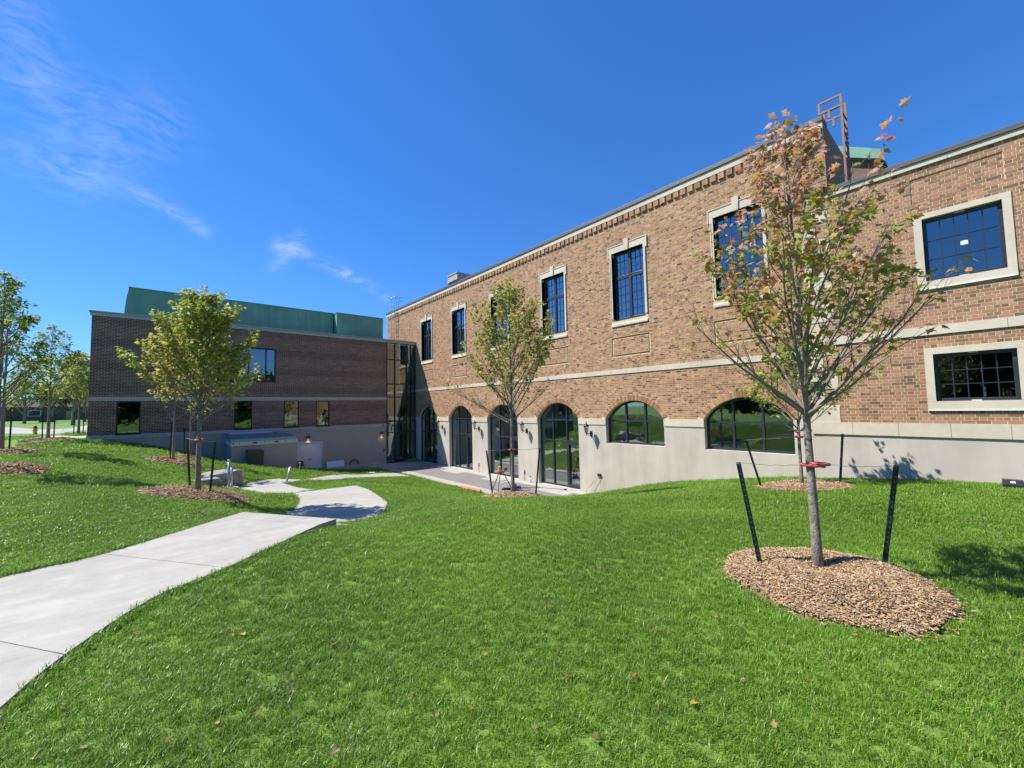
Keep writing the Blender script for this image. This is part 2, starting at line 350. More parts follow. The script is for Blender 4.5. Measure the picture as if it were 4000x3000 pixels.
C_bot = [(3.640,17.973,-2.800),(4.421,18.737,-2.930),(5.156,18.868,-3.000),(7.021,20.172,-3.270),(8.75,20.6,-3.6),(10.5,20.6,-3.69)]
ct = curve(C_top); cb = curve(C_bot); k1 = len(ct) // 2; k2 = len(cb) // 2
PATHS.append(('walk', ct[:k1 + 1] + cb[:k2 + 1][::-1])); PATHS.append(('walk', ct[k1:] + cb[k2:][::-1]))
# stairs between the top walk and the landing
S0a = np.array((0.994,7.919,-1.600)[:2]); S0b = np.array((1.978,6.378,-1.600)[:2])
dirn = np.array([S0b[1] - S0a[1], -(S0b[0] - S0a[0])]); dirn = -dirn / np.linalg.norm(dirn)
STAIR = [tuple(S0a), tuple(S0a + dirn * 1.75), tuple(S0b + dirn * 1.75), tuple(S0b)]
SIDEWALK = [(-3.878,18.283,-1.150)[:2],(-4.092,21.236,-1.150)[:2],(-4.256,24.832,-1.100)[:2],(-4.240,26.178,-1.050)[:2],(-2.759,27.950,-1.050)[:2],(-2.2,29.5),(1.5,33.5),(0.0,35.0),(-3.5,31.0),(-4.734,34.780,-1.050)[:2],(-5.136,32.209,-1.100)[:2],(-5.797,29.998,-1.150)[:2],(-5.866,27.252,-1.150)[:2]]
COURT = [(10.78,12.0),(14.0,11.2),(14.0,27.3),(10.3,27.3),(10.3,24.9),(10.75,23.7)]
FOOT = [[(14.1,2.6),(14.1,40),(40,40),(40,2.6)], [(12.55,2.9),(12.55,-12),(40,-12),(40,2.9)], [(-2.6,27.4),(14.2,27.4),(14.2,45),(-2.6,45)], [(2.68,24.7),(5.45,24.7),(5.45,27.4),(2.68,27.4)]]

# ------------------------------------------------------------------ lawn sheet
def axis(a, b, step, lo, hi):
    mid = np.arange(a, b + 1e-6, step); l = a - np.cumsum(np.geomspace(step, 60, 22)); l = l[l > lo]; h = b + np.cumsum(np.geomspace(step, 60, 22)); h = h[h < hi]
    return np.concatenate([[lo], l[::-1], mid, h, [hi]])
gx = axis(-10, 14.2, 0.14, -600, 600); gy = axis(-4, 28, 0.14, -600, 600)
XX, YY = np.meshgrid(gx, gy, indexing='ij'); xf = XX.ravel(); yf = YY.ravel(); zf = T(xf, yf)
rng = np.random.default_rng(7)
zf = zf + 0.012 * np.sin(xf * 2.1 + np.sin(yf * 1.3) * 2) * np.sin(yf * 1.7 + 0.5)
for nm, poly in PATHS: zf = zf - 0.09 * in_poly(xf, yf, poly)
zf = zf - 0.4 * in_poly(xf, yf, STAIR)
nx, ny = len(gx), len(gy)
I = np.arange(nx * ny).reshape(nx, ny)
F = np.stack([I[:-1, :-1].ravel(), I[1:, :-1].ravel(), I[1:, 1:].ravel(), I[:-1, 1:].ravel()], 1)
cxm = xf[F].mean(1); cym = yf[F].mean(1); keep = np.ones(len(F), bool)
for fp in FOOT: keep &= ~in_poly(cxm, cym, fp)
me = raw_mesh('lawn', np.stack([xf, yf, zf], 1), F[keep], M['lawn'], smooth=True)
lawn = link(bpy.data.objects.new('lawn', me)); tag(lawn, 'mown green lawn sloping down to the paved court', 'lawn', kind='structure')

def slab_mesh(poly, top=0.025, thick=0.22, flat=None):
    P = [tuple(p[:2]) for p in poly]; out = []
    for p in P:
        if not out or (p[0] - out[-1][0]) ** 2 + (p[1] - out[-1][1]) ** 2 > 0.0009: out.append(p)
    if (out[0][0] - out[-1][0]) ** 2 + (out[0][1] - out[-1][1]) ** 2 < 0.0009: out.pop()
    P = out; z = T([p[0] for p in P], [p[1] for p in P]) + top
    if flat is not None: z = np.full(len(P), flat)
    bm = bmesh.new(); vt = [bm.verts.new((p[0], p[1], zz)) for p, zz in zip(P, z)]; vb = [bm.verts.new((p[0], p[1], zz - thick)) for p, zz in zip(P, z)]
    f = bm.faces.new(vt)
    n = len(P)
    for i in range(n): bm.faces.new((vt[i], vb[i], vb[(i + 1) % n], vt[(i + 1) % n]))
    bmesh.ops.recalc_face_normals(bm, faces=bm.faces)
    bmesh.ops.triangulate(bm, faces=[f], quad_method='BEAUTY', ngon_method='BEAUTY')
    me = bpy.data.meshes.new('slab'); bm.to_mesh(me); bm.free(); me.materials.append(M['concrete']); return me
def shrink(poly, d=0.0055):
    c = np.mean(np.array([p[:2] for p in poly]), 0); return [(p[0] + (c[0] - p[0]) * d / max(0.3, math.hypot(c[0] - p[0], c[1] - p[1])), p[1] + (c[1] - p[1]) * d / max(0.3, math.hypot(c[0] - p[0], c[1] - p[1]))) for p in poly]
path = empty('path', (0, 0, 0)); tag(path, 'curving pale concrete footpath from the foreground down to the court', 'path', kind='structure')
for nm, poly in PATHS:
    o = bpy.data.objects.new('slab', slab_mesh(shrink(poly), flat=-1.595 if nm == 'upper' else None, thick=.35 if nm == 'upper' else .22)); link(o, path)
# stairs
for k in range(5):
    a = S0a + dirn * (0.35 * k); b = S0b + dirn * (0.35 * k); a2 = S0a + dirn * (0.35 * (k + 1)); b2 = S0b + dirn * (0.35 * (k + 1))
    z = -1.62 - 0.155 * (k + 1)
    mb = MB(); mb.prism([(*a2, z), (*b2, z), (*b, z), (*a, z)], (0, 0, -0.3)); mb.build('step', M['concrete'], path)
sw = bpy.data.objects.new('sidewalk', None); link(sw); tag(sw, 'pale concrete sidewalk curving past the dark brick wing', 'sidewalk', kind='structure')
def flat_slab(name, poly, z, thick, m, parent):
    mb = MB(); P = [(p[0], p[1], z) for p in poly]
    ar = sum(P[i][0] * P[(i + 1) % len(P)][1] - P[(i + 1) % len(P)][0] * P[i][1] for i in range(len(P)))
    if ar > 0: P = P[::-1]
    mb.prism(P, (0, 0, -thick)); return mb.build(name, m, parent)
SW1 = [SIDEWALK[1], SIDEWALK[0], (SIDEWALK[0][0] - 3, SIDEWALK[0][1] - 1.5), (SIDEWALK[12][0] - 3, SIDEWALK[12][1] - 0.5), SIDEWALK[12], SIDEWALK[11], SIDEWALK[10], SIDEWALK[2]]
SW2 = [SIDEWALK[2], SIDEWALK[10], SIDEWALK[9], SIDEWALK[3]]
SW3 = [SIDEWALK[3], SIDEWALK[9], SIDEWALK[8], SIDEWALK[7], SIDEWALK[6], SIDEWALK[5], SIDEWALK[4]]
flat_slab('slab', SW1, -1.15, 0.5, M['concrete'], sw); flat_slab('slab', SW2, -1.10, 0.5, M['concrete'], sw); flat_slab('slab', SW3, -1.04, 0.55, M['concrete'], sw)

# court: pale border slabs round a grey paving field
court = empty('court', (0, 0, 0)); tag(court, 'grey paved court with pale concrete border along the arched doors', 'court', kind='structure')
ZC = -3.70
flat_slab('paving', [(11.28, 11.9), (13.38, 11.4), (13.38, 24.5), (10.95, 24.5), (11.28, 23.3)], ZC - 0.006, 0.1, M['asphalt'], court)
ys = np.linspace(11.25, 27.28, 9)
for i in range(8): flat_slab('border_slab', [(13.384, ys[i] + .004), (13.99, ys[i] + .004), (13.99, ys[i + 1] - .004), (13.384, ys[i + 1] - .004)], ZC, 0.12, M['concrete'], court)
for yc in (21.4, 17.3, 13.2): flat_slab('door_slab', [(12.75, yc - 1.45), (13.378, yc - 1.45), (13.378, yc + 0.35), (12.75, yc + 0.35)], ZC + 0.004, 0.12, M['concrete'], court)
xs = [10.31, 11.6, 12.5, 13.38]
for i in range(3): flat_slab('border_slab', [(xs[i] + .004, 24.506), (xs[i + 1] - .004, 24.506), (xs[i + 1] - .004, 27.28), (xs[i] + .004, 27.28)], ZC, 0.12, M['concrete'], court)
ye = [12.0, 14.2, 16.6, 19.0, 21.2, 23.3]
for i in range(5): flat_slab('kerb_slab', [(10.76, ye[i] + .004), (11.274, ye[i] + .004), (11.274, ye[i + 1] - .004), (10.76, ye[i + 1] - .004)], ZC + 0.012, 0.2, M['concrete'], court)
flat_slab('kerb_slab', [(10.76, 23.306), (11.274, 23.306), (10.94, 24.5), (10.34, 24.5)], ZC + 0.012, 0.2, M['concrete'], court)
flat_slab('door_pad', [(5.6, 25.5), (10.28, 25.5), (10.28, 27.28), (5.6, 27.28)], -3.86, 0.1, M['concrete_grey'], court)

# ------------------------------------------------------------------ building kit
class Fac:                       # a vertical facade: s runs along it, d is outward
    def __init__(f, ax, c): f.ax = ax; f.c = c
    def P(f, s, z, d=0.0): return (f.c - d, s, z) if f.ax == 'X' else (s, f.c - d, z)
    def box(f, mb, s0, s1, z0, z1, d0, d1, col=None): mb.box(f.P(s0, z0, d0), f.P(s1, z1, d1), col)
class Op:                        # an opening: rectangle, or flat sill with a segmental arch on top
    def __init__(o, s0, s1, lo, hi, depth, arch=None): o.s0, o.s1, o.lo, o.hi, o.depth, o.arch = s0, s1, lo, hi, depth, arch
    def top(o, s):
        if not o.arch: return o.hi
        c, zc, r = o.arch; return zc + math.sqrt(max(0.0, r * r - (s - c) ** 2))
    def subs(o): return [o.s0 + (o.s1 - o.s0) * k / 20 for k in range(21)] if o.arch else [o.s0, o.s1]
def wall(fac, s0, s1, z0, z1, ops, d=0.0):
    mb = MB(); bp = sorted(set([s0, s1] + [round(q, 5) for o in ops for q in o.subs() if s0 < q < s1]))
    for a, b in zip(bp[:-1], bp[1:]):
        m = (a + b) / 2; cov = sorted([o for o in ops if o.s0 < m < o.s1 and o.lo < z1 and max(o.top(a), o.top(b)) > z0], key=lambda o: o.lo)
        ca = cb = z0
        for o in cov:
            if o.lo > max(ca, z0): mb.face([fac.P(a, ca, d), fac.P(b, cb, d), fac.P(b, o.lo, d), fac.P(a, o.lo, d)])
            ca, cb = min(z1, o.top(a)), min(z1, o.top(b))
            ca, cb = max(ca, z0), max(cb, z0)
        if ca < z1 - 1e-6 or cb < z1 - 1e-6: mb.face([fac.P(a, ca, d), fac.P(b, cb, d), fac.P(b, z1, d), fac.P(a, z1, d)])
    for o in ops:
        lo = max(o.lo, z0); e = d - o.depth
        if o.lo >= z0 - 1e-6: mb.face([fac.P(o.s0, lo, d), fac.P(o.s1, lo, d), fac.P(o.s1, lo, e), fac.P(o.s0, lo, e)])
        for s in (o.s0, o.s1):
            h = min(z1, o.top(s))
            if h > lo: mb.face([fac.P(s, lo, d), fac.P(s, h, d), fac.P(s, h, e), fac.P(s, lo, e)])
        q = o.subs()
        for a, b in zip(q[:-1], q[1:]):
            if max(o.top(a), o.top(b)) <= z1 + 1e-6 and o.top((a + b) / 2) >= z0:
                mb.face([fac.P(a, o.top(a), d), fac.P(b, o.top(b), d), fac.P(b, o.top(b), e), fac.P(a, o.top(a), e)])
    return mb
CAMP = np.array([0, 0, 0.0])
def brickwork(fac, parent, zones, excl, palette, band=None, bond='english', n_obj=300, seed=1, course=0.0695, proud=0.0028, near=(0, 0, 0)):
    """zones: (s0, s1, z0, z1, d); excl(z) -> intervals left free. 300 nearest whole bricks are objects, the rest one mesh"""
    rg = np.random.default_rng(seed); rows = []
    jt = 0.012
    for (a0, a1, z0, z1, d) in zones:
        nc = max(1, round((z1 - z0) / course)); ch = (z1 - z0) / nc
        for k in range(nc):
            zb = z0 + k * ch + jt / 2; zt = z0 + (k + 1) * ch - jt / 2; zm = (zb + zt) / 2
            iv = [(a0, a1)]
            for (e0, e1) in excl(zm, d):
                nv = []
                for p, q in iv:
                    if e1 <= p or e0 >= q: nv.append((p, q)); continue
                    if e0 > p: nv.append((p, e0))
                    if e1 < q: nv.append((e1, q))
                iv = nv
            gk = int(round(zm / course))
            if bond == 'english': pitch, off = (0.202, 0.0) if gk % 2 else (0.101, 0.0505)
            else: pitch, off = 0.202, 0.101 * (gk % 2)
            for p, q in iv:
                n0 = math.floor((p - off) / pitch); n1 = math.ceil((q - off) / pitch)
                for m in range(n0, n1):
                    s0 = max(p, off + m * pitch) + jt / 2; s1 = min(q, off + (m + 1) * pitch) - jt / 2
                    if s1 - s0 < 0.018: continue
                    rows.append((s0, s1, zb, zt, d, 1.0 if (s1 - s0) > pitch - jt - 1e-4 else 0.0, pitch))
    A = np.array(rows); n = len(A)
    pal = np.array([c for c, w in palette]); w = np.array([w for c, w in palette]); w = w / w.sum()
    ci = rg.choice(len(pal), n, p=w)
    tint = np.clip(rg.normal(1, 0.065, n), 0.8, 1.22)
    if band is not None: tint = tint * band((A[:, 2] + A[:, 3]) / 2)
    cols = pal[ci] * tint[:, None]
    cs = (A[:, 0] + A[:, 1]) / 2; cz = (A[:, 2] + A[:, 3]) / 2
    pos = np.array([fac.P(s, z, d) for s, z, d in zip(cs, cz, A[:, 4])]); dist = np.linalg.norm(pos - np.array(near), axis=1)
    ang = np.degrees(np.arctan2(pos[:, 0], pos[:, 1])); vis = (ang < 40.5 + 50.8)          # inside the photograph's view
    dist = dist + (A[:, 5] < 0.5) * 1e3 + (~vis) * 1e3
    chosen = np.argsort(dist)[:n_obj]; ch_mask = np.zeros(n, bool); ch_mask[chosen] = True
    # joined rest
    B = A[~ch_mask]; c2 = cols[~ch_mask]; k = len(B); pj = proud + rg.uniform(-0.001, 0.001, k)
    S0, S1, Z0, Z1, Dd = B[:, 0], B[:, 1], B[:, 2], B[:, 3], B[:, 4]
    V = np.zeros((k, 8, 3))
    for i, (s, z, f) in enumerate(((S0, Z0, 1), (S1, Z0, 1), (S1, Z1, 1), (S0, Z1, 1), (S0, Z0, 0), (S1, Z0, 0), (S1, Z1, 0), (S0, Z1, 0))):
        dd = Dd + (pj if f else -0.003)
        if fac.ax == 'X': V[:, i, 0] = fac.c - dd; V[:, i, 1] = s
        else: V[:, i, 0] = s; V[:, i, 1] = fac.c - dd
        V[:, i, 2] = z
    Q = np.array([[0, 1, 2, 3], [0, 4, 5, 1], [1, 5, 6, 2], [2, 6, 7, 3], [3, 7, 4, 0]])
    Fq = (np.arange(k)[:, None, None] * 8 + Q[None]).reshape(-1, 4)
    org = np.array(rel(parent))
    me = raw_mesh('brickwork', V.reshape(-1, 3) - org, Fq, M['brick'], np.repeat(c2, 5, 0))
    o = bpy.data.objects.new('brickwork', me); link(o, parent); tag(o, kind='stuff')
    # single bricks share meshes by size and colour
    cache = {}
    for i in chosen:
        s0, s1, z0, z1, d, full, pitch = A[i]
        key = (round(pitch, 3), int(ci[i]), int((tint[i] - 0.7) * 8))
        if key not in cache:
            mb = MB(); hs = (pitch - 0.012) / 2; hz = (z1 - z0) / 2
            a = fac.P(-hs, -hz, -0.003); b = fac.P(hs, hz, proud); off = Vector(fac.P(0, 0, 0))
            mb.box(Vector(a) - off, Vector(b) - off, tuple(cols[i])); cache[key] = mb.mesh('brick', M['brick'])
        ob = bpy.data.objects.new('brick', cache[key]); ob.location = Vector(fac.P((s0 + s1) / 2, (z0 + z1) / 2, d)) - Vector(org); link(ob, parent)
    return o
def pane_obj(fac, parent_part, s0, s1, z0, z1, d, m, cache, name='pane'):
    key = (fac.ax, round(s1 - s0, 3), round(z1 - z0, 3), m.name)
    if key not in cache:
        mb = MB(); a = Vector(fac.P(-(s1 - s0) / 2, -(z1 - z0) / 2, -0.003)) - Vector(fac.P(0, 0, 0)); b = Vector(fac.P((s1 - s0) / 2, (z1 - z0) / 2, 0.003)) - Vector(fac.P(0, 0, 0))
        mb.box(a, b); cache[key] = mb.mesh('pane', m)
    o = bpy.data.objects.new(name, cache[key]); o.location = Vector(fac.P((s0 + s1) / 2, (z0 + z1) / 2, d)) - rel(parent_part); link(o, parent_part); return o
PC = {}
def stones(fac, parent, name, s0, s1, z0, z1, d1, length, m=None, seed=0, skip=()):
    """a course of separate stones; skip = s-intervals left open"""
    rg = random.Random(seed); iv = [(s0, s1)]
    for e0, e1 in sorted(skip):
        nv = []
        for p, q in iv:
            if e1 <= p or e0 >= q: nv.append((p, q)); continue
            if e0 > p: nv.append((p, e0))
            if e1 < q: nv.append((e1, q))
        iv = nv
    for p, q in iv:
        n = max(1, round((q - p) / length))
        for k in range(n):
            a = p + (q - p) * k / n + (0.003 if k else 0); b = p + (q - p) * (k + 1) / n - (0.003 if k < n - 1 else 0)
            mb = MB(); fac.box(mb, a, b, z0, z1, -0.01, d1 + rg.uniform(-0.001, 0.001)); mb.build(name, m or M['limestone'], parent)

# ================================================================== main brick building
FM = Fac('X', 14.0)
MBD = empty('main_building', (14, 17, -3.7), 'tall tan brick building with arched glass doors and stone framed upper windows', 'building')
Y0, Y1 = 2.62, 32.3
UW = [25.6, 21.48, 17.36, 13.24, 9.12, 5.0]           # upper window centres
AW = [25.52, 21.42, 17.3, 13.2, 9.12, 5.05]           # arch centres
HW, SPR, CRN = 1.30, -0.53, 0.19
RISE = CRN - SPR; AR = (HW * HW + RISE * RISE) / (2 * RISE); AZC = CRN - AR
arch_ops = [Op(c - HW, c + HW, (-3.70 if i < 4 else -1.54), SPR, 0.30, (c, AZC, AR)) for i, c in enumerate(AW)]
win_ops = [Op(c - 0.735, c + 0.735, 3.44, 6.27, 0.30) for c in UW]
pan_ops = [Op(c - 0.87, c + 0.87, 1.99, 2.77, 0.035) for c in UW]
wall(FM, Y0, Y1, -4.6, -0.60, arch_ops, 0.0).build('stucco_base', M['stucco'], MBD)
# brick wall backing (mortar) above the base
wall(FM, Y0, Y1, -0.60, 8.0, arch_ops + win_ops + pan_ops, -0.0).build('wall', M['mortar'], MBD)
for c in UW:
    mb = MB()
    mb.face([FM.P(c - .87, 1.99, -.034), FM.P(c + .87, 1.99, -.034), FM.P(c + .87, 2.77, -.034), FM.P(c - .87, 2.77, -.034)])
    pb_ = mb.build('panel_recess', M['mortar'], MBD)
    mb = MB(); FM.box(mb, c - .80, c + .80, 2.06, 2.70, -.033, -.002); mb.build('panel_field', M['mortar'], pb_)
EXT = 0.205
def excl_main(z, d):
    out = []
    if d < -0.02: return out
    for c in UW:
        if 3.22 < z < 6.56: out.append((c - (0.905 if z > 6.12 else 0.832), c + (0.905 if z > 6.12 else 0.832)))
        if 6.56 <= z < 6.71: out.append((c - 0.105, c + 0.105))
        if d == 0.0 and 1.985 < z < 2.775: out.append((c - 0.875, c + 0.875))
    for c in AW:
        r = AR + EXT
        if z < AZC + r:
            h = math.sqrt(max(0, r * r - (z - AZC) ** 2)); out.append((c - h, c + h))
    return out
PAL = [((0.404, 0.218, 0.114), 4), ((0.342, 0.178, 0.092), 5), ((0.464, 0.269, 0.150), 3.6), ((0.273, 0.140, 0.073), 2.6), ((0.172, 0.094, 0.053), 1.1), ((0.081, 0.055, 0.040), 0.5)]
zones = [(Y0, Y1, -0.53, 1.28, 0.0), (Y0, Y1, 1.47, 7.50, 0.0)] + [(c - .795, c + .795, 2.075, 2.69, -0.0021) for c in UW]
def excl_m2(z, d):
    return excl_main(z, 0.0) if d == 0.0 else []
brickwork(FM, MBD, zones, excl_m2, PAL, seed=3)
# thin brick edging in the panel grooves
for c in UW:
    mb = MB()
    for k in range(23):
        s = c - .868 + k * 1.736 / 23
        for z0, z1 in ((1.993, 2.056), (2.704, 2.767)): FM.box(mb, s + .004, s + 1.736 / 23 - .004, z0, z1, -.036, -.027, (0.30, 0.155, 0.095))
    mb.build('panel_edging', M['brick'], MBD)
# voussoirs
rgv = random.Random(4)
for c in AW:
    half = math.asin(HW / AR); n = 41; vm_cache = {}
    for k in range(n):
        t0 = -half + 2 * half * k / n; t1 = -half + 2 * half * (k + 1) / n; tm = (t0 + t1) / 2
        ci = rgv.randrange(6)
        g = 0.0045 / AR
        pts = []
        for r, t in ((AR + .004, t0 + g), (AR + .004, t1 - g), (AR + EXT - .004, t1 - g), (AR + EXT - .004, t0 + g)):
            pts.append(FM.P(c + r * math.sin(t), AZC + r * math.cos(t), 0.010))
        mb = MB(); col = random.Random(k * 7 + int(c)).choice([p[0] for p in PAL[:4]]); tn = rgv.uniform(.85, 1.15)
        mb.prism(pts, (0.012, 0, 0), tuple(x * tn for x in col)); mb.build('voussoir', M['brick'], MBD)
# stone courses
stones(FM, MBD, 'base_course_stone', Y0, Y1, -0.79, -0.53, 0.028, 0.95, skip=[(c - HW, c + HW) for c in AW], seed=2)
stones(FM, MBD, 'belt_course_stone', Y0, Y1, 1.28, 1.47, 0.03, 1.25, seed=3)
stones(FM, MBD, 'coping_stone', Y0, Y1, 7.715, 7.91, 0.075, 1.5, seed=4)
mb = MB(); FM.box(mb, Y0 - .02, Y1 + .04, 7.912, 8.05, -0.4, 0.115); mb.build('parapet_cap', M['cap'], MBD, bevel=0.01)
mb = MB(); FM.box(mb, -0.093, 0.093, -0.105, 0.105, -0.01, 0.065); off = Vector(FM.P(0, 0, 0)); mb.v = [tuple(Vector(p) - off) for p in mb.v]
dm = []
for q in range(4):
    t = MB()
    for j in range(2):
        tn = random.Random(q * 3 + j).uniform(.8, 1.15); a = Vector(FM.P(-.093 + j * .0955, -.105, -.01)) - off; b = Vector(FM.P(-.0025 + j * .0955, .105, .065)) - off
        t.box(a, b, tuple(x * tn for x in PAL[q % 3][0]))
    dm.append(t.mesh('dentil', M['brick']))
nd = int((Y1 - Y0) / 0.263)
for k in range(nd):
    o = bpy.data.objects.new('dentil', dm[k % 4]); o.location = Vector(FM.P(Y0 + 0.14 + k * 0.263, 7.609, 0)) - rel(MBD); link(o, MBD)
# solid sides, roof, interior
mb = MB()
mb.box((14.02, Y0, 4.6), (17.3, Y0 + 0.3, 7.95)); mb.build('side_wall', mat('plain_brick', (0.26, 0.15, 0.10), 0.9, var=0.2, scale=15), MBD)
mb = MB(); mb.box((14.02, Y1 - 0.3, -3), (26, Y1, 7.95)); mb.build('side_wall', MATS['plain_brick'], MBD)
mb = MB(); mb.box((17.0, Y0 + .3, 5.5), (17.3, Y1 - 0.3, 7.95)); mb.build('side_wall', MATS['plain_brick'], MBD)
mb = MB(); mb.box((20.3, Y0, -3), (26, Y1 - .3, 6.0)); mb.build('rear_block', MATS['plain_brick'], MBD)
mb = MB(); mb.box((14.01, Y0 + .3, 7.6), (17.0, Y1 - .3, 7.7)); mb.build('roof', M['cap'], MBD)
mb = MB()
mb.face([(14.31, Y0, -3.72), (20, Y0, -3.72), (20, Y1, -3.72), (14.31, Y1, -3.72)]); mb.build('interior_floor', M['interior_floor'], MBD)
mb = MB(); mb.face([(20, Y0, -3.7), (20, Y1, -3.7), (20, Y1, 1.0), (20, Y0, 1.0)]); mb.face([(14.0, Y0, 1.0), (20, Y0, 1.0), (20, Y1, 1.0), (14.0, Y1, 1.0)])
mb.face([(14.05, Y0 + .02, -4), (20, Y0 + .02, -4), (20, Y0 + .02, 1.0), (14.05, Y0 + .02, 1.0)]); mb.face([(14.05, Y1 - .31, -4), (20, Y1 - .31, -4), (20, Y1 - .31, 1.0), (14.05, Y1 - .31, 1.0)])
for c in (23.47, 19.36, 15.25, 11.16, 7.1): mb.box((14.31, c - .73, -3.7), (14.95, c + .73, 1.0))
for c in (23.47, 15.25, 7.1): mb.box((14.95, c - .08, -3.7), (20, c + .08, 1.0))
mb.build('interior_wall', M['interior'], MBD)
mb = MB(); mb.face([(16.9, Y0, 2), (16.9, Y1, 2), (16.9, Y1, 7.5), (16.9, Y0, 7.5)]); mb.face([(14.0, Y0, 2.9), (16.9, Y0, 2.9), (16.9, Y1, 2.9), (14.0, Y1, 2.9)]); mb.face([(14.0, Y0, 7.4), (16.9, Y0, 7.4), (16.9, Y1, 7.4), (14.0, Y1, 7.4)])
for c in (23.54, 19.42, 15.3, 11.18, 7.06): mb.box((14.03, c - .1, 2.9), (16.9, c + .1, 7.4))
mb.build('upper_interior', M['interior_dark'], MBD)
# upper windows
for i, c in enumerate(UW):
    hd = MB(); pr = [(c - .905, 6.12), (c - .735, 6.12), (c - .735, 6.27), (c + .735, 6.27), (c + .735, 6.12), (c + .905, 6.12), (c + .905, 6.56), (c - .905, 6.56)]
    for a, b, z0, z1 in ((c - .905, c - .7352, 6.1205, 6.56), (c + .7352, c + .905, 6.1205, 6.56), (c - .735, c + .735, 6.27, 6.56)): FM.box(hd, a, b, z0, z1, -.25, .037)
    for a, b, z0, z1 in ((c - .905, c - .875, 6.121, 6.56), (c + .875, c + .905, 6.121, 6.56), (c - .8745, c + .8745, 6.53, 6.56)): FM.box(hd, a, b, z0, z1, .0372, .056)
    s_ = hd.build('window_surround', M['limestone'], MBD)
    for sg in (-1, 1):
        sur = MB(); FM.box(sur, c + sg * .735, c + sg * .832, 3.54, 6.12, -.25, .035); FM.box(sur, c + sg * .80, c + sg * .832, 3.54, 6.12, .0351, .052)
        sur.build('jamb', M['limestone'], s_)
    kb = MB(); kb.prism([FM.P(c - .085, 6.25, .075), FM.P(c + .085, 6.25, .075), FM.P(c + .105, 6.71, .075), FM.P(c - .105, 6.71, .075)], (0.09, 0, 0)); kb.build('keystone', M['limestone'], s_)
    sl = MB(); sl.prism([FM.P(c - .832, 3.22, .045), FM.P(c - .832, 3.30, .045), FM.P(c - .832, 3.53, -.22), FM.P(c - .832, 3.22, -.22)], Vector(FM.P(c + .832, 0, 0)) - Vector(FM.P(c - .832, 0, 0))); sl.build('sill', M['limestone'], s_)
    fr = MB(); dd0, dd1 = -.24, -.16
    for a, b, z0, z1, e in ((-.735, -.665, 3.46, 6.27, 0), (.665, .735, 3.46, 6.27, 0), (-.665, .665, 6.20, 6.27, .001), (-.665, .665, 3.46, 3.56, .001), (-.06, .06, 3.56, 6.20, .012), (-.665, -.06, 5.17, 5.31, .006), (.06, .665, 5.17, 5.31, .006)):
        FM.box(fr, c + a, c + b, z0, z1, dd0, dd1 + e)
    w_ = fr.build('window', M['frame'], MBD, bevel=0.004)
    mu = MB()
    for sg in (-1, 1):
        a0, a1 = (c - .665, c - .06) if sg < 0 else (c + .06, c + .665)
        for z0, z1, nr in ((5.31, 6.20, 3), (3.56, 5.17, 5)):
            cw = (a1 - a0) / 3; rh = (z1 - z0) / nr
            for k in (1, 2): FM.box(mu, a0 + k * cw - .010, a0 + k * cw + .010, z0, z1, -.212, -.180)
            for k in range(1, nr):
                for j in range(3): FM.box(mu, a0 + j * cw + .0101, a0 + (j + 1) * cw - .0101, z0 + k * rh - .010, z0 + k * rh + .010, -.212, -.181)
            for j in range(3):
                for k in range(nr): pane_obj(FM, w_, a0 + j * cw, a0 + (j + 1) * cw, z0 + k * rh, z0 + (k + 1) * rh, -.20, M['glass_upper'], PC)
    mu.build('muntins', M['frame'], w_)
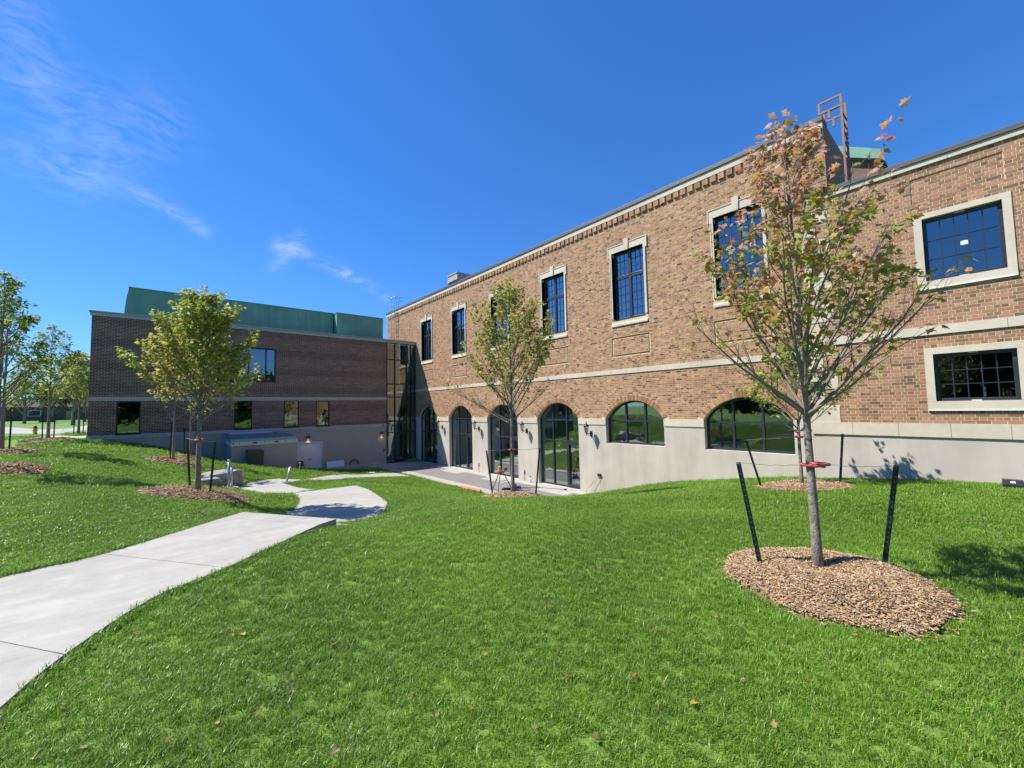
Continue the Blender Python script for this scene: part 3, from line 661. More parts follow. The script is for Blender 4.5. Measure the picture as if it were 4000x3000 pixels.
# arched doors and windows
def arch_top(c, s, inset=0.0): return AZC + math.sqrt(max(0.0, (AR - inset) ** 2 - (s - c) ** 2))
for i, c in enumerate(AW):
    lo = arch_ops[i].lo; d0, d1 = -.27, -.19
    fr = MB(); n = 24; wi = .06
    for k in range(n):                       # curved head
        a = c - HW + 2 * HW * k / n; b = c - HW + 2 * HW * (k + 1) / n
        fr.prism([FM.P(a, arch_top(c, a) - .002, d1), FM.P(b, arch_top(c, b) - .002, d1), FM.P(b, max(arch_top(c, b) - wi * 1.25, SPR - .08), d1), FM.P(a, max(arch_top(c, a) - wi * 1.25, SPR - .08), d1)], (0.08, 0, 0))
    for sg in (-1, 1): FM.box(fr, c + sg * HW, c + sg * (HW - wi), lo, SPR - .02, d0, d1 + .002)
    FM.box(fr, c - HW + wi, c + HW - wi, lo, lo + .075, d0, d1 + .001)
    cols_ = [c - HW + wi, c - .435, c + .435, c + HW - wi]
    for m_ in (c - .435, c + .435): FM.box(fr, m_ - .033, m_ + .033, lo + .075, arch_top(c, m_) - .05, d0, d1 + .012)
    tz = [-0.62] + ([-1.58] if i < 4 else [])
    for z in tz:
        for j in range(3): FM.box(fr, cols_[j] + (.033 if j else 0), cols_[j + 1] - (.033 if j < 2 else 0), z - .03, z + .03, d0, d1 + .006)
    w_ = fr.build('arched_door' if i < 4 else 'arched_window', M['frame'], MBD)
    rows = [lo + .075] + tz[::-1]
    for j in range(3):
        a, b = cols_[j] + (.033 if j else 0), cols_[j + 1] - (.033 if j < 2 else 0)
        for k in range(len(rows) - 1): pane_obj(FM, w_, a, b, rows[k] + (.03 if k else 0), rows[k + 1] - .03, -.235, M['glass'], PC)
        pts = [FM.P(a, -.59, -.232), FM.P(b, -.59, -.232)] + [FM.P(b + (a - b) * q / 8, arch_top(c, b + (a - b) * q / 8) - .05, -.232) for q in range(9)]
        mb = MB(); mb.prism(pts, (0.006, 0, 0)); mb.build('pane', M['glass'], w_)
    if i < 4:                                # door leaf in the near third
        a, b = c - HW + wi + .004, c - .435 - .036
        dl = MB()
        for s0, s1, z0, z1 in ((a, a + .085, lo + .02, -1.64), (b - .085, b, lo + .02, -1.64), (a + .085, b - .085, -1.74, -1.64), (a + .085, b - .085, lo + .02, lo + .16)): FM.box(dl, s0, s1, z0, z1, -.262, -.155)
        df = dl.build('door_leaf', M['frame'], w_)
        hb = MB(); hb.tube([FM.P(b - .05, -3.0, -.10), FM.P(b - .05, -2.1, -.10)], .014, 8); hb.tube([FM.P(b - .05, -2.95, -.16), FM.P(b - .05, -2.95, -.10)], .01, 6); hb.tube([FM.P(b - .05, -2.15, -.16), FM.P(b - .05, -2.15, -.10)], .01, 6)
        hb.build('door_handle', M['frame_black'], w_)
# chimney, roof ladder, roof rail frames on the roof
ch = MB(); ch.box((15.6, 24.0, 7.7), (16.9, 25.2, 9.15)); co = ch.build('chimney', mat('sooty_brick', (0.13, 0.115, 0.10), 0.9, var=0.25, scale=14), MBD, bevel=0.01)
ct_ = MB(); ct_.box((15.53, 23.93, 9.15), (16.97, 25.27, 9.28)); ct_.box((15.57, 23.97, 9.28), (16.93, 25.23, 9.62)); ct_.box((15.53, 23.93, 9.62), (16.97, 25.27, 9.70)); ct_.build('chimney_cap', M['concrete_grey'], co)
ld = MB()
for y in (30.35, 30.8):
    ld.tube([(13.72, y, 4.95), (13.72, y, 9.0), (13.76, y, 9.05), (14.45, y, 9.05), (14.45, y, 8.75), (14.1, y, 8.75), (14.1, y, 8.05)], .024, 6)
for k in range(13): ld.tube([(13.72, 30.36, 5.1 + k * .3), (13.72, 30.79, 5.1 + k * .3)], .016, 6)
for z in (5.4, 7.3):
    for y in (30.35, 30.8): ld.tube([(13.72, y, z), (14.0, y, z)], .015, 6)
ld.build('roof_ladder', M['galv'], MBD)
rv = MB(); rv.lathe([(.10, 0), (.10, .32), (.2, .34), (.2, .40), (.02, .46)], (15.2, 29.3, 7.95), 10); rv.build('roof_vent', M['steel_dark'], MBD)
# primed steel access ladder with guard hoops at the near end of the roof
rl = MB(); t_ = .04
for px in (14.02, 14.55):
    rl.box((px, 2.17, 5.0), (px + t_, 2.22, 8.50)); rl.box((px, 2.221, 8.45), (px + t_, 2.66, 8.50)); rl.box((px, 2.661, 8.16), (px + t_, 2.71, 8.50)); rl.box((px, 2.221, 8.16), (px + t_, 2.66, 8.21)); rl.box((px, 2.45, 7.95), (px + t_, 2.50, 8.159))
for k in range(11): rl.box((14.071, 2.18, 5.2 + k * .28), (14.549, 2.21, 5.23 + k * .28))
rl.build('access_ladder', M['rust'], MBD)
# roof house with copper eaves behind the wing
FH = Fac('X', 20.0); gr = MB(); gr.prism([FH.P(3.6, 5.0), FH.P(3.6, 9.75), FH.P(2.12, 8.85), FH.P(2.05, 5.0)], (5, 0, 0)); hr = gr.build('roof_house', mat('roof_house_brick', (0.20, 0.125, 0.085), 0.9, var=0.25, scale=12), MBD)
g2 = MB(); g2.prism([FH.P(3.7, 9.72, .25), FH.P(3.7, 10.20, .25), FH.P(2.08, 9.22, .25), FH.P(1.96, 8.70, .25), FH.P(2.08, 8.85, .25)], (5.5, 0, 0)); g2.build('copper_roof', M['copper'], hr)

# ================================================================== lower brick wing on the right
FR = Fac('X', 12.46)
RW = empty('brick_wing', (12.46, -1.5, -1.9), 'lower brick wing at the right with two square grid windows and stone quoins', 'building')
RY0, RY1 = -9.0, 2.92
rops = []
RWIN = [(-0.40, 0.73, -0.04, 0.96), (-0.38, 0.74, 2.54, 3.91)]
for k in (0, 1):
    for sh in (0.0, -4.1): rops.append(Op(RWIN[k][0] + sh, RWIN[k][1] + sh, RWIN[k][2], RWIN[k][3], 0.22))
rpan = [Op(-0.44 + sh, 0.88 + sh, 4.27, 4.86, 0.022) for sh in (0.0, -4.1)]
wall(FR, RY0, RY1, -3.5, -0.6, [], -.004).build('stucco_base', M['stucco'], RW)
wall(FR, RY0, RY1, -0.6, 5.1, rops + rpan, 0.0).build('wall', M['mortar'], RW)
for sh in (0.0, -4.1): mb = MB(); mb.face([FR.P(-.44 + sh, 4.27, -.021), FR.P(.88 + sh, 4.27, -.021), FR.P(.88 + sh, 4.86, -.021), FR.P(-.44 + sh, 4.86, -.021)]); mb.build('panel_recess', M['mortar'], RW)
RSUR = [(-.53, .86, -.22, 1.09), (-.50, .87, 2.38, 4.03)]
def quoin_w(z): return 0.56 if int(math.floor((z + 0.53) / 0.417)) % 2 == 0 else 0.29
def excl_r(z, d):
    if d < -.01: return []
    out = []
    for sh in (0.0, -4.1):
        for a, b, z0, z1 in RSUR:
            if z0 < z < z1: out.append((a + sh, b + sh))
        if 4.27 < z < 4.86: out.append((-.44 + sh, .88 + sh))
    out.append((RY1 - quoin_w(z), RY1 + 1)); return out
PALR = [((0.370, 0.191, 0.111), 4), ((0.318, 0.160, 0.091), 5), ((0.413, 0.226, 0.133), 3), ((0.243, 0.135, 0.083), 2.6), ((0.159, 0.099, 0.065), 1.2), ((0.392, 0.196, 0.133), 2)]
brickwork(FR, RW, [(RY0, RY1, -.51, 1.38, 0.0), (RY0, RY1, 1.57, 5.07, 0.0)] + [(-.44 + sh, .88 + sh, 4.28, 4.85, -.0205) for sh in (0.0, -4.1)], excl_r, PALR, seed=9, n_obj=300, near=(6, 0.2, 1.0))
for k in range(14):
    z0 = -.53 + k * .417; z1 = min(z0 + .417, 5.07)
    if z0 > 5.0: continue
    for q0, q1 in (((z0, 1.375), (1.575, z1)) if z0 < 1.38 < z1 and z1 > 1.58 else ((z0, z1),)):
        if q1 - q0 < .05 or (1.37 < q0 < 1.56): continue
        m_ = MB(); FR.box(m_, RY1 - quoin_w((z0 + z1) / 2), RY1 + .012, q0 + .004, min(q1, 1.376 if q0 < 1.37 else 9) - .004, -.02, .016); m_.build('quoin', M['limestone'], RW, bevel=.004)
stones(FR, RW, 'base_course_stone', RY0, RY1 + .02, -.80, -.51, .03, .82, seed=5)
stones(FR, RW, 'belt_course_stone', RY0, RY1 + .02, 1.38, 1.57, .035, 1.05, seed=6)
stones(FR, RW, 'coping_stone', RY0, RY1 + .02, 5.07, 5.18, .045, 1.4, seed=7)
mb = MB(); FR.box(mb, RY0, RY1 + .05, 5.183, 5.29, -.4, .075); mb.build('parapet_cap', M['cap'], RW, bevel=.008)
mb = MB(); mb.face([FR.P(RY1, -3.5, 0), FR.P(RY1, 5.1, 0), (26, RY1, 5.1), (26, RY1, -3.5)]); mb.face([(12.5, RY0, -3.5), (12.5, RY0, 5.1), (26, RY0, 5.1), (26, RY0, -3.5)]); mb.build('side_wall', MATS['plain_brick'], RW)
mb = MB(); mb.box((12.6, RY0, 4.95), (26, RY1 - .01, 5.02)); mb.build('roof', M['cap'], RW)
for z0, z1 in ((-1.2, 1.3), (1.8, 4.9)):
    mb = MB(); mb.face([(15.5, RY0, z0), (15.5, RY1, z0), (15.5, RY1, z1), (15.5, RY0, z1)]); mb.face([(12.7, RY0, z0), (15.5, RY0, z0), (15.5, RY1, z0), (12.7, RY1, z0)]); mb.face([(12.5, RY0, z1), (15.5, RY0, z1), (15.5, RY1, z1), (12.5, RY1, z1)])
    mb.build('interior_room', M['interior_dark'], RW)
for sh in (0.0, -4.1):
    for k in (0, 1):
        a, b, z0, z1 = RWIN[k]; A, B, Z0_, Z1_ = RSUR[k]; a += sh; b += sh; A += sh; B += sh
        sb = MB(); FR.box(sb, A, B, z1 + .002, Z1_, -.15, .0225); s_ = sb.build('window_surround', M['limestone'], RW)
        for e0, e1 in ((A, a), (b, B)): sb = MB(); FR.box(sb, e0, e1, z0, z1, -.15, .022); sb.build('jamb', M['limestone'], s_)
        sb = MB(); FR.box(sb, A, B, Z0_, z0 - .002, -.15, .026); sb.build('sill', M['limestone'], s_)
        sb = MB(); FR.box(sb, A - .0, B, Z0_ - .022, Z0_ - .001, .0, .045); sb.build('flashing', M['white'], s_)
        sb = MB(); FR.box(sb, (A + B) / 2 - .07, (A + B) / 2 + .07, z0 - .0025, z0 + .022, -.14, -.03); FR.box(sb, (A + B) / 2 - .07, (A + B) / 2 + .07, z1 - .022, z1 + .0025, -.14, -.03); sb.build('clip_block', M['limestone'], s_)
        fr = MB(); f_ = .062
        for s0, s1, y0_, y1_ in ((a, a + f_, z0, z1), (b - f_, b, z0, z1), (a + f_, b - f_, z1 - f_, z1), (a + f_, b - f_, z0, z0 + f_)): FR.box(fr, s0, s1, y0_, y1_, -.16, -.07)
        w_ = fr.build('window', M['frame'], RW, bevel=.004)
        ia, ib, iz0, iz1 = a + f_, b - f_, z0 + f_, z1 - f_; cw = (ib - ia) / 5; rh = (iz1 - iz0) / 3; mu = MB()
        for j in range(1, 5): FR.box(mu, ia + j * cw - .008, ia + j * cw + .008, iz0, iz1, -.135, -.098)
        for r_ in (1, 2):
            for j in range(5): FR.box(mu, ia + j * cw + .0081, ia + (j + 1) * cw - .0081, iz0 + r_ * rh - .008, iz0 + r_ * rh + .008, -.135, -.100)
        mu.build('muntins', M['frame'], w_)
        for j in range(5):
            for r_ in range(3): pane_obj(FR, w_, ia + j * cw, ia + (j + 1) * cw, iz0 + r_ * rh, iz0 + (r_ + 1) * rh, -.12, M['glass_upper'] if k else M['glass'], PC)

# ================================================================== dark brick wing on the left
FL = Fac('Y', 27.3)
LW = empty('dark_brick_wing', (5.5, 27.3, -3.7), 'dark brown brick wing in shade with green metal roof and glass stair bay', 'building')
LX0, LX1 = -2.72, 11.80
LWIN = [(-1.77, -0.89, -.91, .685), (2.94, 3.82, -.91, .685), (5.39, 6.24, -.91, .685), (7.18, 8.0, -.91, .685), (2.75, 4.95, 1.82, 3.73)]
lops = [Op(a, b, z0, z1, .18) for a, b, z0, z1 in LWIN]
lops.append(Op(6.11, 7.59, -3.95, -1.86, .10))
wall(FL, LX0, LX1, -4.4, -1.0, [lops[-1]], -.006).build('stucco_base', M['stucco_wing'], LW)
wall(FL, LX0, LX1, -1.0, 4.80, lops[:-1], 0.0).build('wall', M['mortar_dark'], LW)
def excl_l(z, d): return [(a - .0, b + .0) for a, b, z0, z1 in LWIN if z0 - .0 < z < z1 + .0]
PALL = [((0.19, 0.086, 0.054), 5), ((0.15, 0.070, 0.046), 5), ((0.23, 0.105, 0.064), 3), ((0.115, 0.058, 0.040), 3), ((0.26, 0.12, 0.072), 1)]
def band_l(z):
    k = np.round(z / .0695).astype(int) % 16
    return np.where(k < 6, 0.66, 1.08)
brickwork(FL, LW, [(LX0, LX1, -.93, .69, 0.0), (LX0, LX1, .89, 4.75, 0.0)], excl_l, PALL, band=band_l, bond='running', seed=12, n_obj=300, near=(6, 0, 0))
stones(FL, LW, 'base_course_stone', LX0 - .03, LX1, -1.12, -.93, .03, .62, m=M['precast'], seed=8, skip=[(a, b) for a, b, z0, z1 in LWIN[:4] if False])
stones(FL, LW, 'belt_course_stone', LX0 - .03, LX1, .69, .89, .03, 1.3, m=M['precast'], seed=9)
stones(FL, LW, 'cornice_stone', LX0 - .05, 13.97, 4.75, 4.90, .05, 1.6, m=M['precast'], seed=10)
mb = MB(); FL.box(mb, LX0 - .09, 13.98, 4.903, 4.98, -.4, .10); mb.build('cornice_cap', M['copper_pale'], LW, bevel=.008)
mb = MB(); mb.box((LX0, 27.31, -3), (LX0 + .3, 42, 4.8)); mb.box((LX0 + .3, 41.7, -3), (14, 42, 4.8)); mb.build('side_wall', mat('dark_plain_brick', (0.07, .05, .045), .9, var=.2, scale=12), LW)
mb = MB(); mb.box((LX0 + .3, 27.6, 4.6), (14, 41.7, 4.7)); mb.build('roof', M['cap'], LW)
# green curved penthouse with standing seams, and the square one beside it
def pent(x0, x1, y, zt, lean):
    mb = MB(); pts = [(x0, y, 4.7), (x0 + lean * .15, y, 5.4), (x0 + lean * .5, y, 6.1), (x0 + lean, y, zt), (x1, y, zt), (x1, y, 4.7)]
    mb.prism(pts, (0, 8, 0)); ph = mb.build('penthouse', M['copper'], LW)
    sm = MB(); n = int((x1 - x0) / .42)
    for k in range(1, n): sm.box((x0 + lean + k * .42, y - .012, 4.72), (x0 + lean + k * .42 + .014, y - .001, zt - .002))
    so = sm.build('seams', M['copper'], ph); so['kind'] = 'stuff'
    cp = MB(); cp.box((x0 + lean - .03, y - .035, zt + .001), (x1 + .03, y + 8, zt + .045)); cp.build('coping', M['copper'], ph)
pent(-1.71, 8.56, 28.6, 6.60, .17); pent(8.63, 11.82, 28.0, 6.55, 0.0)
# windows of the dark wing
def lwindow(a, b, z0, z1, mull=()):
    fr = MB(); f_ = .055
    for s0, s1, y0_, y1_ in ((a, a + f_, z0, z1), (b - f_, b, z0, z1), (a + f_, b - f_, z1 - f_, z1), (a + f_, b - f_, z0, z0 + f_)): FL.box(fr, s0, s1, y0_, y1_, -.12, .014)
    FL.box(fr, a - .03, b + .03, z0 - .045, z0 - .001, -.02, .055)
    cs = [a + f_] + list(mull) + [b - f_]
    for m_ in mull: FL.box(fr, m_ - .03, m_ + .03, z0 + f_, z1 - f_, -.12, .012)
    w_ = fr.build('window', M['frame_black'], LW)
    for p, q in zip(cs[:-1], cs[1:]): pane_obj(FL, w_, p, q, z0 + f_, z1 - f_, -.06, M['glass'] if z1 < 1 else M['glass_upper'], PC)
for a, b, z0, z1 in LWIN[:4]: lwindow(a, b, z0, z1)
lwindow(*LWIN[4], mull=(3.6, 4.45))
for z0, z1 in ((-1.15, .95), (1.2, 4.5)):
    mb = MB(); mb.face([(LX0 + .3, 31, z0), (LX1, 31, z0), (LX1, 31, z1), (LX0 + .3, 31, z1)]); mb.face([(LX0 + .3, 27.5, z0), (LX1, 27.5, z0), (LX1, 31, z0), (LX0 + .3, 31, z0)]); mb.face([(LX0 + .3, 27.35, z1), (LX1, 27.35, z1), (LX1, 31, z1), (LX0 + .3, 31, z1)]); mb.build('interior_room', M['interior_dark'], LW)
# white service door
mb = MB(); dl = [(6.11, 6.16, -3.95, -1.86), (7.54, 7.59, -3.95, -1.86), (6.16, 7.54, -1.91, -1.86)]
for a, b, z0, z1 in dl: FL.box(mb, a, b, z0, z1, -.10, .012)
dr = mb.build('service_door', M['white'], LW)
for a, b in ((6.165, 6.745), (6.751, 7.535)):
    mb = MB(); FL.box(mb, a, b, -3.94, -1.915, -.08, -.035); mb.build('door_leaf', M['white'], dr)
mb = MB(); mb.tube([FL.P(6.83, -2.93, -.03), FL.P(6.83, -2.93, .03)], .03, 8); mb.tube([FL.P(6.83, -2.93, .03), FL.P(6.97, -2.93, .035)], .013, 6); mb.build('door_handle', M['black'], dr)
for z in (-2.1, -2.9, -3.7):
    mb = MB(); FL.box(mb, 7.53, 7.55, z - .05, z + .05, -.03, .02); mb.build('hinge', M['galv'], dr)
# glass stair bay
bx = [11.80, 12.40, 13.30, 13.62, 13.97]; bz = [-3.68, -1.59, -0.80, 0.91, 1.83, 3.56, 4.74]
mb = MB()
for x in bx: FL.box(mb, x - .03, x + .03, bz[0], bz[-1], -.14, .02)
for z in bz:
    for j in range(4): FL.box(mb, bx[j] + .03, bx[j + 1] - .03, z - .03, z + .03, -.14, .012)
gb = mb.build('stair_bay', M['frame_black'], LW)
for j in range(4):
    for k in range(6): pane_obj(FL, gb, bx[j] + .03, bx[j + 1] - .03, bz[k] + .03, bz[k + 1] - .03, -.06, M['glass'], PC)
mb = MB(); FL.box(mb, 12.43, 12.49, -3.65, -1.62, -.04, .03); FL.box(mb, 13.21, 13.27, -3.65, -1.62, -.04, .03); FL.box(mb, 12.49, 13.21, -1.70, -1.62, -.04, .03); FL.box(mb, 12.49, 13.21, -3.65, -3.5, -.04, .03); mb.build('door_leaf', M['frame_black'], gb)
mb = MB(); mb.face([(LX1, 27.45, -3.69), (14, 27.45, -3.69), (14, 31.5, -3.69), (LX1, 31.5, -3.69)]); mb.build('interior_floor', M['interior_floor'], LW)
mb = MB(); mb.face([(LX1, 31.5, -3.7), (14, 31.5, -3.7), (14, 31.5, 4.6), (LX1, 31.5, 4.6)]); mb.box((LX1 - .02, 27.35, -3.7), (LX1 + .02, 31.5, 4.6)); mb.box((13.3, 29.0, -3.7), (13.6, 31.5, 4.6))
for z in (-.9, 1.7): mb.box((LX1 + .03, 28.2, z - .1), (13.95, 31.5, z + .1))
mb.build('interior_wall', M['interior'], LW)

# ------------------------------------------------------------------ trees
MAPLE = [(0, 0), (.16, -.05), (.30, -.02), (.24, .14), (.50, .30), (.30, .42), (.36, .58), (.17, .60), (.0, 1.0)]       # right half of a maple leaf, stem to tip
OVAL = [(0, 0), (.20, .12), (.27, .38), (.20, .68), (.0, 1.0)]
def leaf_proto(shape):
    if shape == 'oval': half = OVAL
    else: half = MAPLE
    R_ = [(x, y - 0.0, -abs(x) * .35 - .12 * y * y) for x, y in half]
    L_ = [(-x, y, z) for x, y, z in R_]
    return R_, L_
def leaf_arrays(shape):
    R_, L_ = leaf_proto(shape); n = len(R_)
    V = np.array(R_ + L_[1:-1]); right = list(range(n)); left = [n - 1] + list(range(n + n - 3, n - 1, -1)) + [0]
    return V, np.array([right, left])
LEAF = {k: leaf_arrays(k) for k in ('maple', 'oval')}
def rot_from(normal, tipdir):
    n = normal / np.linalg.norm(normal); t = tipdir - n * (tipdir @ n); t = t / (np.linalg.norm(t) + 1e-9); x = np.cross(t, n)
    return np.stack([x, t, n], 1)
def make_tree(name, base, H, r0, label, spread=1.1, crown0=.32, nprim=15, nsec=6, ntwig=3, leaves=1200, leaf=.085, shape='maple', colfn=None, seed=1, n_obj=0, group=None, lean=(0, 0), profile=None, up=1.0, el0=.72, low=.13, extra=(), bare=.25, cat='tree', tsides=12):
    rg = np.random.default_rng(seed); base = np.array(base, float)
    root = empty(name, base, label, cat, group)
    # trunk
    m = 14; tp = []
    for k in range(m + 1):
        t = k / m; w = 0.012 * H * .12 * math.sin(k * 1.7 + seed) * t
        tp.append(base + np.array([lean[0] * t * H + w, lean[1] * t * H + 0.6 * w * math.cos(k), t * H - (0.10 if k == 0 else 0)]))
    tr_ = [r0 * (1.25 if k == 0 else (1.08 - .98 * (k / m) ** .85)) for k in range(m + 1)]; tr_[-1] = max(.004, tr_[-1])
    mb = MB(); mb.tube(tp, tr_, tsides); tro = mb.build('trunk', M['bark'], root, smooth=True)
    def trunk_at(t):
        x = t * m; i = min(int(x), m - 1); f = x - i; return tp[i] * (1 - f) + tp[i + 1] * f, tr_[i] * (1 - f) + tr_[i + 1] * f
    br = MB(); anchors = []            # (point, direction, height fraction, along)
    prof = profile or (lambda q: float(np.interp(q, [0, .12, .3, .5, .7, .85, 1.0], [.62, .9, 1.0, .86, .60, .36, .05])))
    prims = []
    az = rg.uniform(0, 6.28); hc = H * (1 - crown0)
    for i in range(nprim):
        q = i / (nprim - 1); t = crown0 + (0.88 - crown0) * q ** 1.25; az += 2.4 + rg.uniform(-.35, .35)
        el = (el0 + .42 * q + rg.uniform(-.16, .16)); ln = .12
        while ln < spread * 2.6:                     # grow until the crown's outline is reached
            hq = (t * H + ln * math.sin(min(1.5, el + .12)) - crown0 * H) / hc
            if hq > .99 or ln * math.cos(min(1.5, el + .12)) > spread * prof(min(max(hq, 0), 1)): break
            ln += .04
        prims.append((t, az, ln * rg.uniform(.85, 1.06), el))
    prims += list(extra)
    def polyl(p, d, ln, bend, n=6, wob=.05):
        pts = [p]; d = d / np.linalg.norm(d)
        for k in range(n):
            d = d + np.array([0, 0, bend / n]) + rg.normal(0, wob, 3); d = d / np.linalg.norm(d); pts.append(pts[-1] + d * ln / n)
        return pts
    for pi, (t, a, ln, el) in enumerate(prims):
        p, rt = trunk_at(t); ns_ = max(3, int(round(nsec * min(1.6, ln / spread)))); ext = pi >= nprim
        d = np.array([math.cos(a) * math.cos(el), math.sin(a) * math.cos(el), math.sin(el)])
        pts = polyl(p, d, ln, .35, 7); r1 = min(rt * .55, .010 + .016 * ln)
        br.tube(pts, [r1 * (1 - .82 * k / 7) + .0012 for k in range(8)], 6, False)
        q = (t - crown0) / (1 - crown0)
        for s in range(ns_):
            f = .25 + .73 * (s + rg.uniform(0, .8)) / ns_; x = f * 7; i = min(int(x), 6); pp = pts[i] + (pts[i + 1] - pts[i]) * (x - i)
            dd = pts[i + 1] - pts[i]; dd = dd / np.linalg.norm(dd); sgn = 1 if s % 2 else -1
            side = np.cross(dd, [0, 0, 1]); side = side / (np.linalg.norm(side) + 1e-6)
            d2 = dd * .75 + side * sgn * rg.uniform(.45, .8) + np.array([0, 0, rg.uniform(-.1, .45)])
            l2 = ln * (.36 - .18 * f) * rg.uniform(.7, 1.25) + .08; q2 = polyl(pp, d2, l2, .25, 4, .09); r2 = max(.0022, r1 * (1 - .8 * f) * .55)
            br.tube(q2, [r2 * (1 - .6 * k / 4) for k in range(5)], 4, False)
            for w in range(ntwig):
                f2 = .35 + .65 * (w + rg.uniform(0, .9)) / ntwig; x = min(f2, .999) * 4; i2 = int(x); p3 = q2[i2] + (q2[i2 + 1] - q2[i2]) * (x - i2)
                d3 = (q2[i2 + 1] - q2[i2]); d3 = d3 / np.linalg.norm(d3) + rg.normal(0, .5, 3); l3 = rg.uniform(.06, .16) * (H / 4.5)
                q3 = polyl(p3, d3, l3, .1, 2, .1); br.tube(q3, [.0022, .0017, .0011], 3, False)
                hz_ = (q3[2][2] - base[2]) / H; wgt = (1.0 if f > .5 else bare) * (1.0 if hz_ > crown0 + low else (.5 if f > .55 else .10)) * (.28 if ext else 1.0)
                anchors.append((q3[1], q3[2] - q3[0], q, wgt)); anchors.append((q3[2], q3[2] - q3[0], q, wgt))
            anchors.append((q2[4], q2[4] - q2[3], q, .3 if ext else .9))
        anchors.append((pts[-1], pts[-1] - pts[-2], q, 1.0))
    tips = tp[-1]; anchors += [(tips + rg.normal(0, .05, 3), np.array([0, 0, 1.0]), 1.0, 1.0) for _ in range(8)]
    br.build('branches', M['twig'], root, smooth=True)
    W = np.array([a[3] for a in anchors]); W = W / W.sum(); pick = rg.choice(len(anchors), leaves, p=W)
    V0, F0 = LEAF[shape]; nv = len(V0); VV = np.zeros((leaves, nv, 3)); CC = np.zeros((leaves, 3)); PP = []; RR = []; SS = []
    ctr = base + np.array([lean[0] * H * .6, lean[1] * H * .6, H * (crown0 + 1) / 2])
    for j, ai in enumerate(pick):
        p, d, q, _ = anchors[ai]; d = d / (np.linalg.norm(d) + 1e-9)
        off = rg.normal(0, 1, 3); off = off / np.linalg.norm(off); pos = p + off * leaf * rg.uniform(.25, .95)
        tip = d * .5 + off * .7 + np.array([0, 0, -rg.uniform(.1, .9)]); nr = np.array([0, 0, 1.0]) + rg.normal(0, .65, 3) + off * .3
        Rm = rot_from(nr, tip); s = leaf * rg.uniform(.6, 1.2)
        VV[j] = (V0 * s) @ Rm.T + pos; c = np.array(colfn(rg, pos - base, H, q)); CC[j] = c * rg.uniform(.8, 1.2); PP.append(pos); RR.append(Rm); SS.append(s)
    PP = np.array(PP); order = np.argsort(-(np.array(SS) / np.linalg.norm(PP, axis=1))); single = set(order[:n_obj].tolist())
    rest = np.array([j for j in range(leaves) if j not in single])
    Fq = (np.arange(len(rest))[:, None, None] * nv + F0[None]).reshape(-1, F0.shape[1])
    me = raw_mesh('crown', VV[rest].reshape(-1, 3) - base, Fq, M['leaf'], np.repeat(CC[rest], len(F0), 0)); co = bpy.data.objects.new('crown', me); link(co, root); tag(co, kind='stuff')
    if n_obj:
        kinds = []; ref = order[:n_obj]
        pal = CC[ref[rg.choice(len(ref), 24, replace=False)]]
        for c in pal: kinds.append(raw_mesh('leaf', V0, F0, M['leaf'], np.repeat(c[None], len(F0), 0)))
        for j in ref:
            b_ = int(np.argmin(((pal - CC[j]) ** 2).sum(1))); ob = bpy.data.objects.new('leaf', kinds[b_]); Mx = Matrix([list(RR[j][0]) , list(RR[j][1]), list(RR[j][2])]).to_4x4() @ Matrix.Scale(SS[j], 4)
            Mx.translation = Vector(PP[j] - base); link(ob, root); ob.matrix_local = Mx
    return root
def ch(rg, opts):
    w = np.array([o[1] for o in opts], float); return opts[rg.choice(len(opts), p=w / w.sum())][0]
OLIVE, GREEN, LIME, YEL, ORA, PINK, RED, BRN = (.30, .30, .065), (.19, .29, .045), (.41, .46, .075), (.55, .47, .10), (.56, .28, .10), (.60, .38, .28), (.60, .12, .09), (.34, .20, .10)
VIEWR = np.array([.76, -.65, 0])
def col_near(rg, p, H, q):
    h = p[2] / H; side = p @ VIEWR
    if h > .80: return ch(rg, [(ORA, 1.6), (PINK, 4), (BRN, 1.2), (OLIVE, 1.6), (RED, .3)])
    if side > .25 and h < .72: return ch(rg, [(GREEN, 2), (OLIVE, 3), (YEL, 1.5), (LIME, 2), (ORA, 1), (RED, .3)])
    if h < .45: return ch(rg, [(ORA, 3), (YEL, 1.5), (OLIVE, 2), (LIME, 2), (PINK, 1), (RED, .4)])
    return ch(rg, [(ORA, 2.0), (PINK, 1.8), (OLIVE, 3.0), (LIME, 2.4), (GREEN, 1), (YEL, 1.4), (RED, .35), (BRN, .8)])
def col_mid(rg, p, H, q):
    h = p[2] / H; side = p @ VIEWR
    if h < .48 and side < .1: return ch(rg, [(ORA, 3), (YEL, 1.5), (OLIVE, 2), (BRN, 1)])
    return ch(rg, [(OLIVE, 4), (GREEN, 1), (LIME, 3), (YEL, 1.6), (ORA, .5 if h > .6 else 1.1), (BRN, .5)])
def col_left(rg, p, H, q):
    h = p[2] / H; side = p @ VIEWR
    if -.75 < side < -.05 and .42 < h < .78 and rg.random() < .3: return ch(rg, [(ORA, 2), (YEL, 2)])
    return ch(rg, [(GREEN, 2.2), (LIME, 4.2), (OLIVE, 1.8), (YEL, 1.8)])
def col_green(rg, p, H, q): return ch(rg, [(GREEN, 4), (LIME, 2.6), (OLIVE, 2), (YEL, .5)])
def col_elm(rg, p, H, q): return ch(rg, [((.10, .18, .032), 3), (GREEN, 3), (LIME, 2.4), (YEL, .5)])

def sit(p, dz=0.0): return (p[0], p[1], Tz(p[0], p[1]) + dz)
T1P = sit((4.70, 1.13)); TMP = sit((7.41, 8.72)); TLP = sit((0.642, 12.3)); TBP = sit((10.6, 2.756))
ang = lambda du: math.atan2(-.65 * du[0] + .76 * du[1], .76 * du[0] + .65 * du[1])
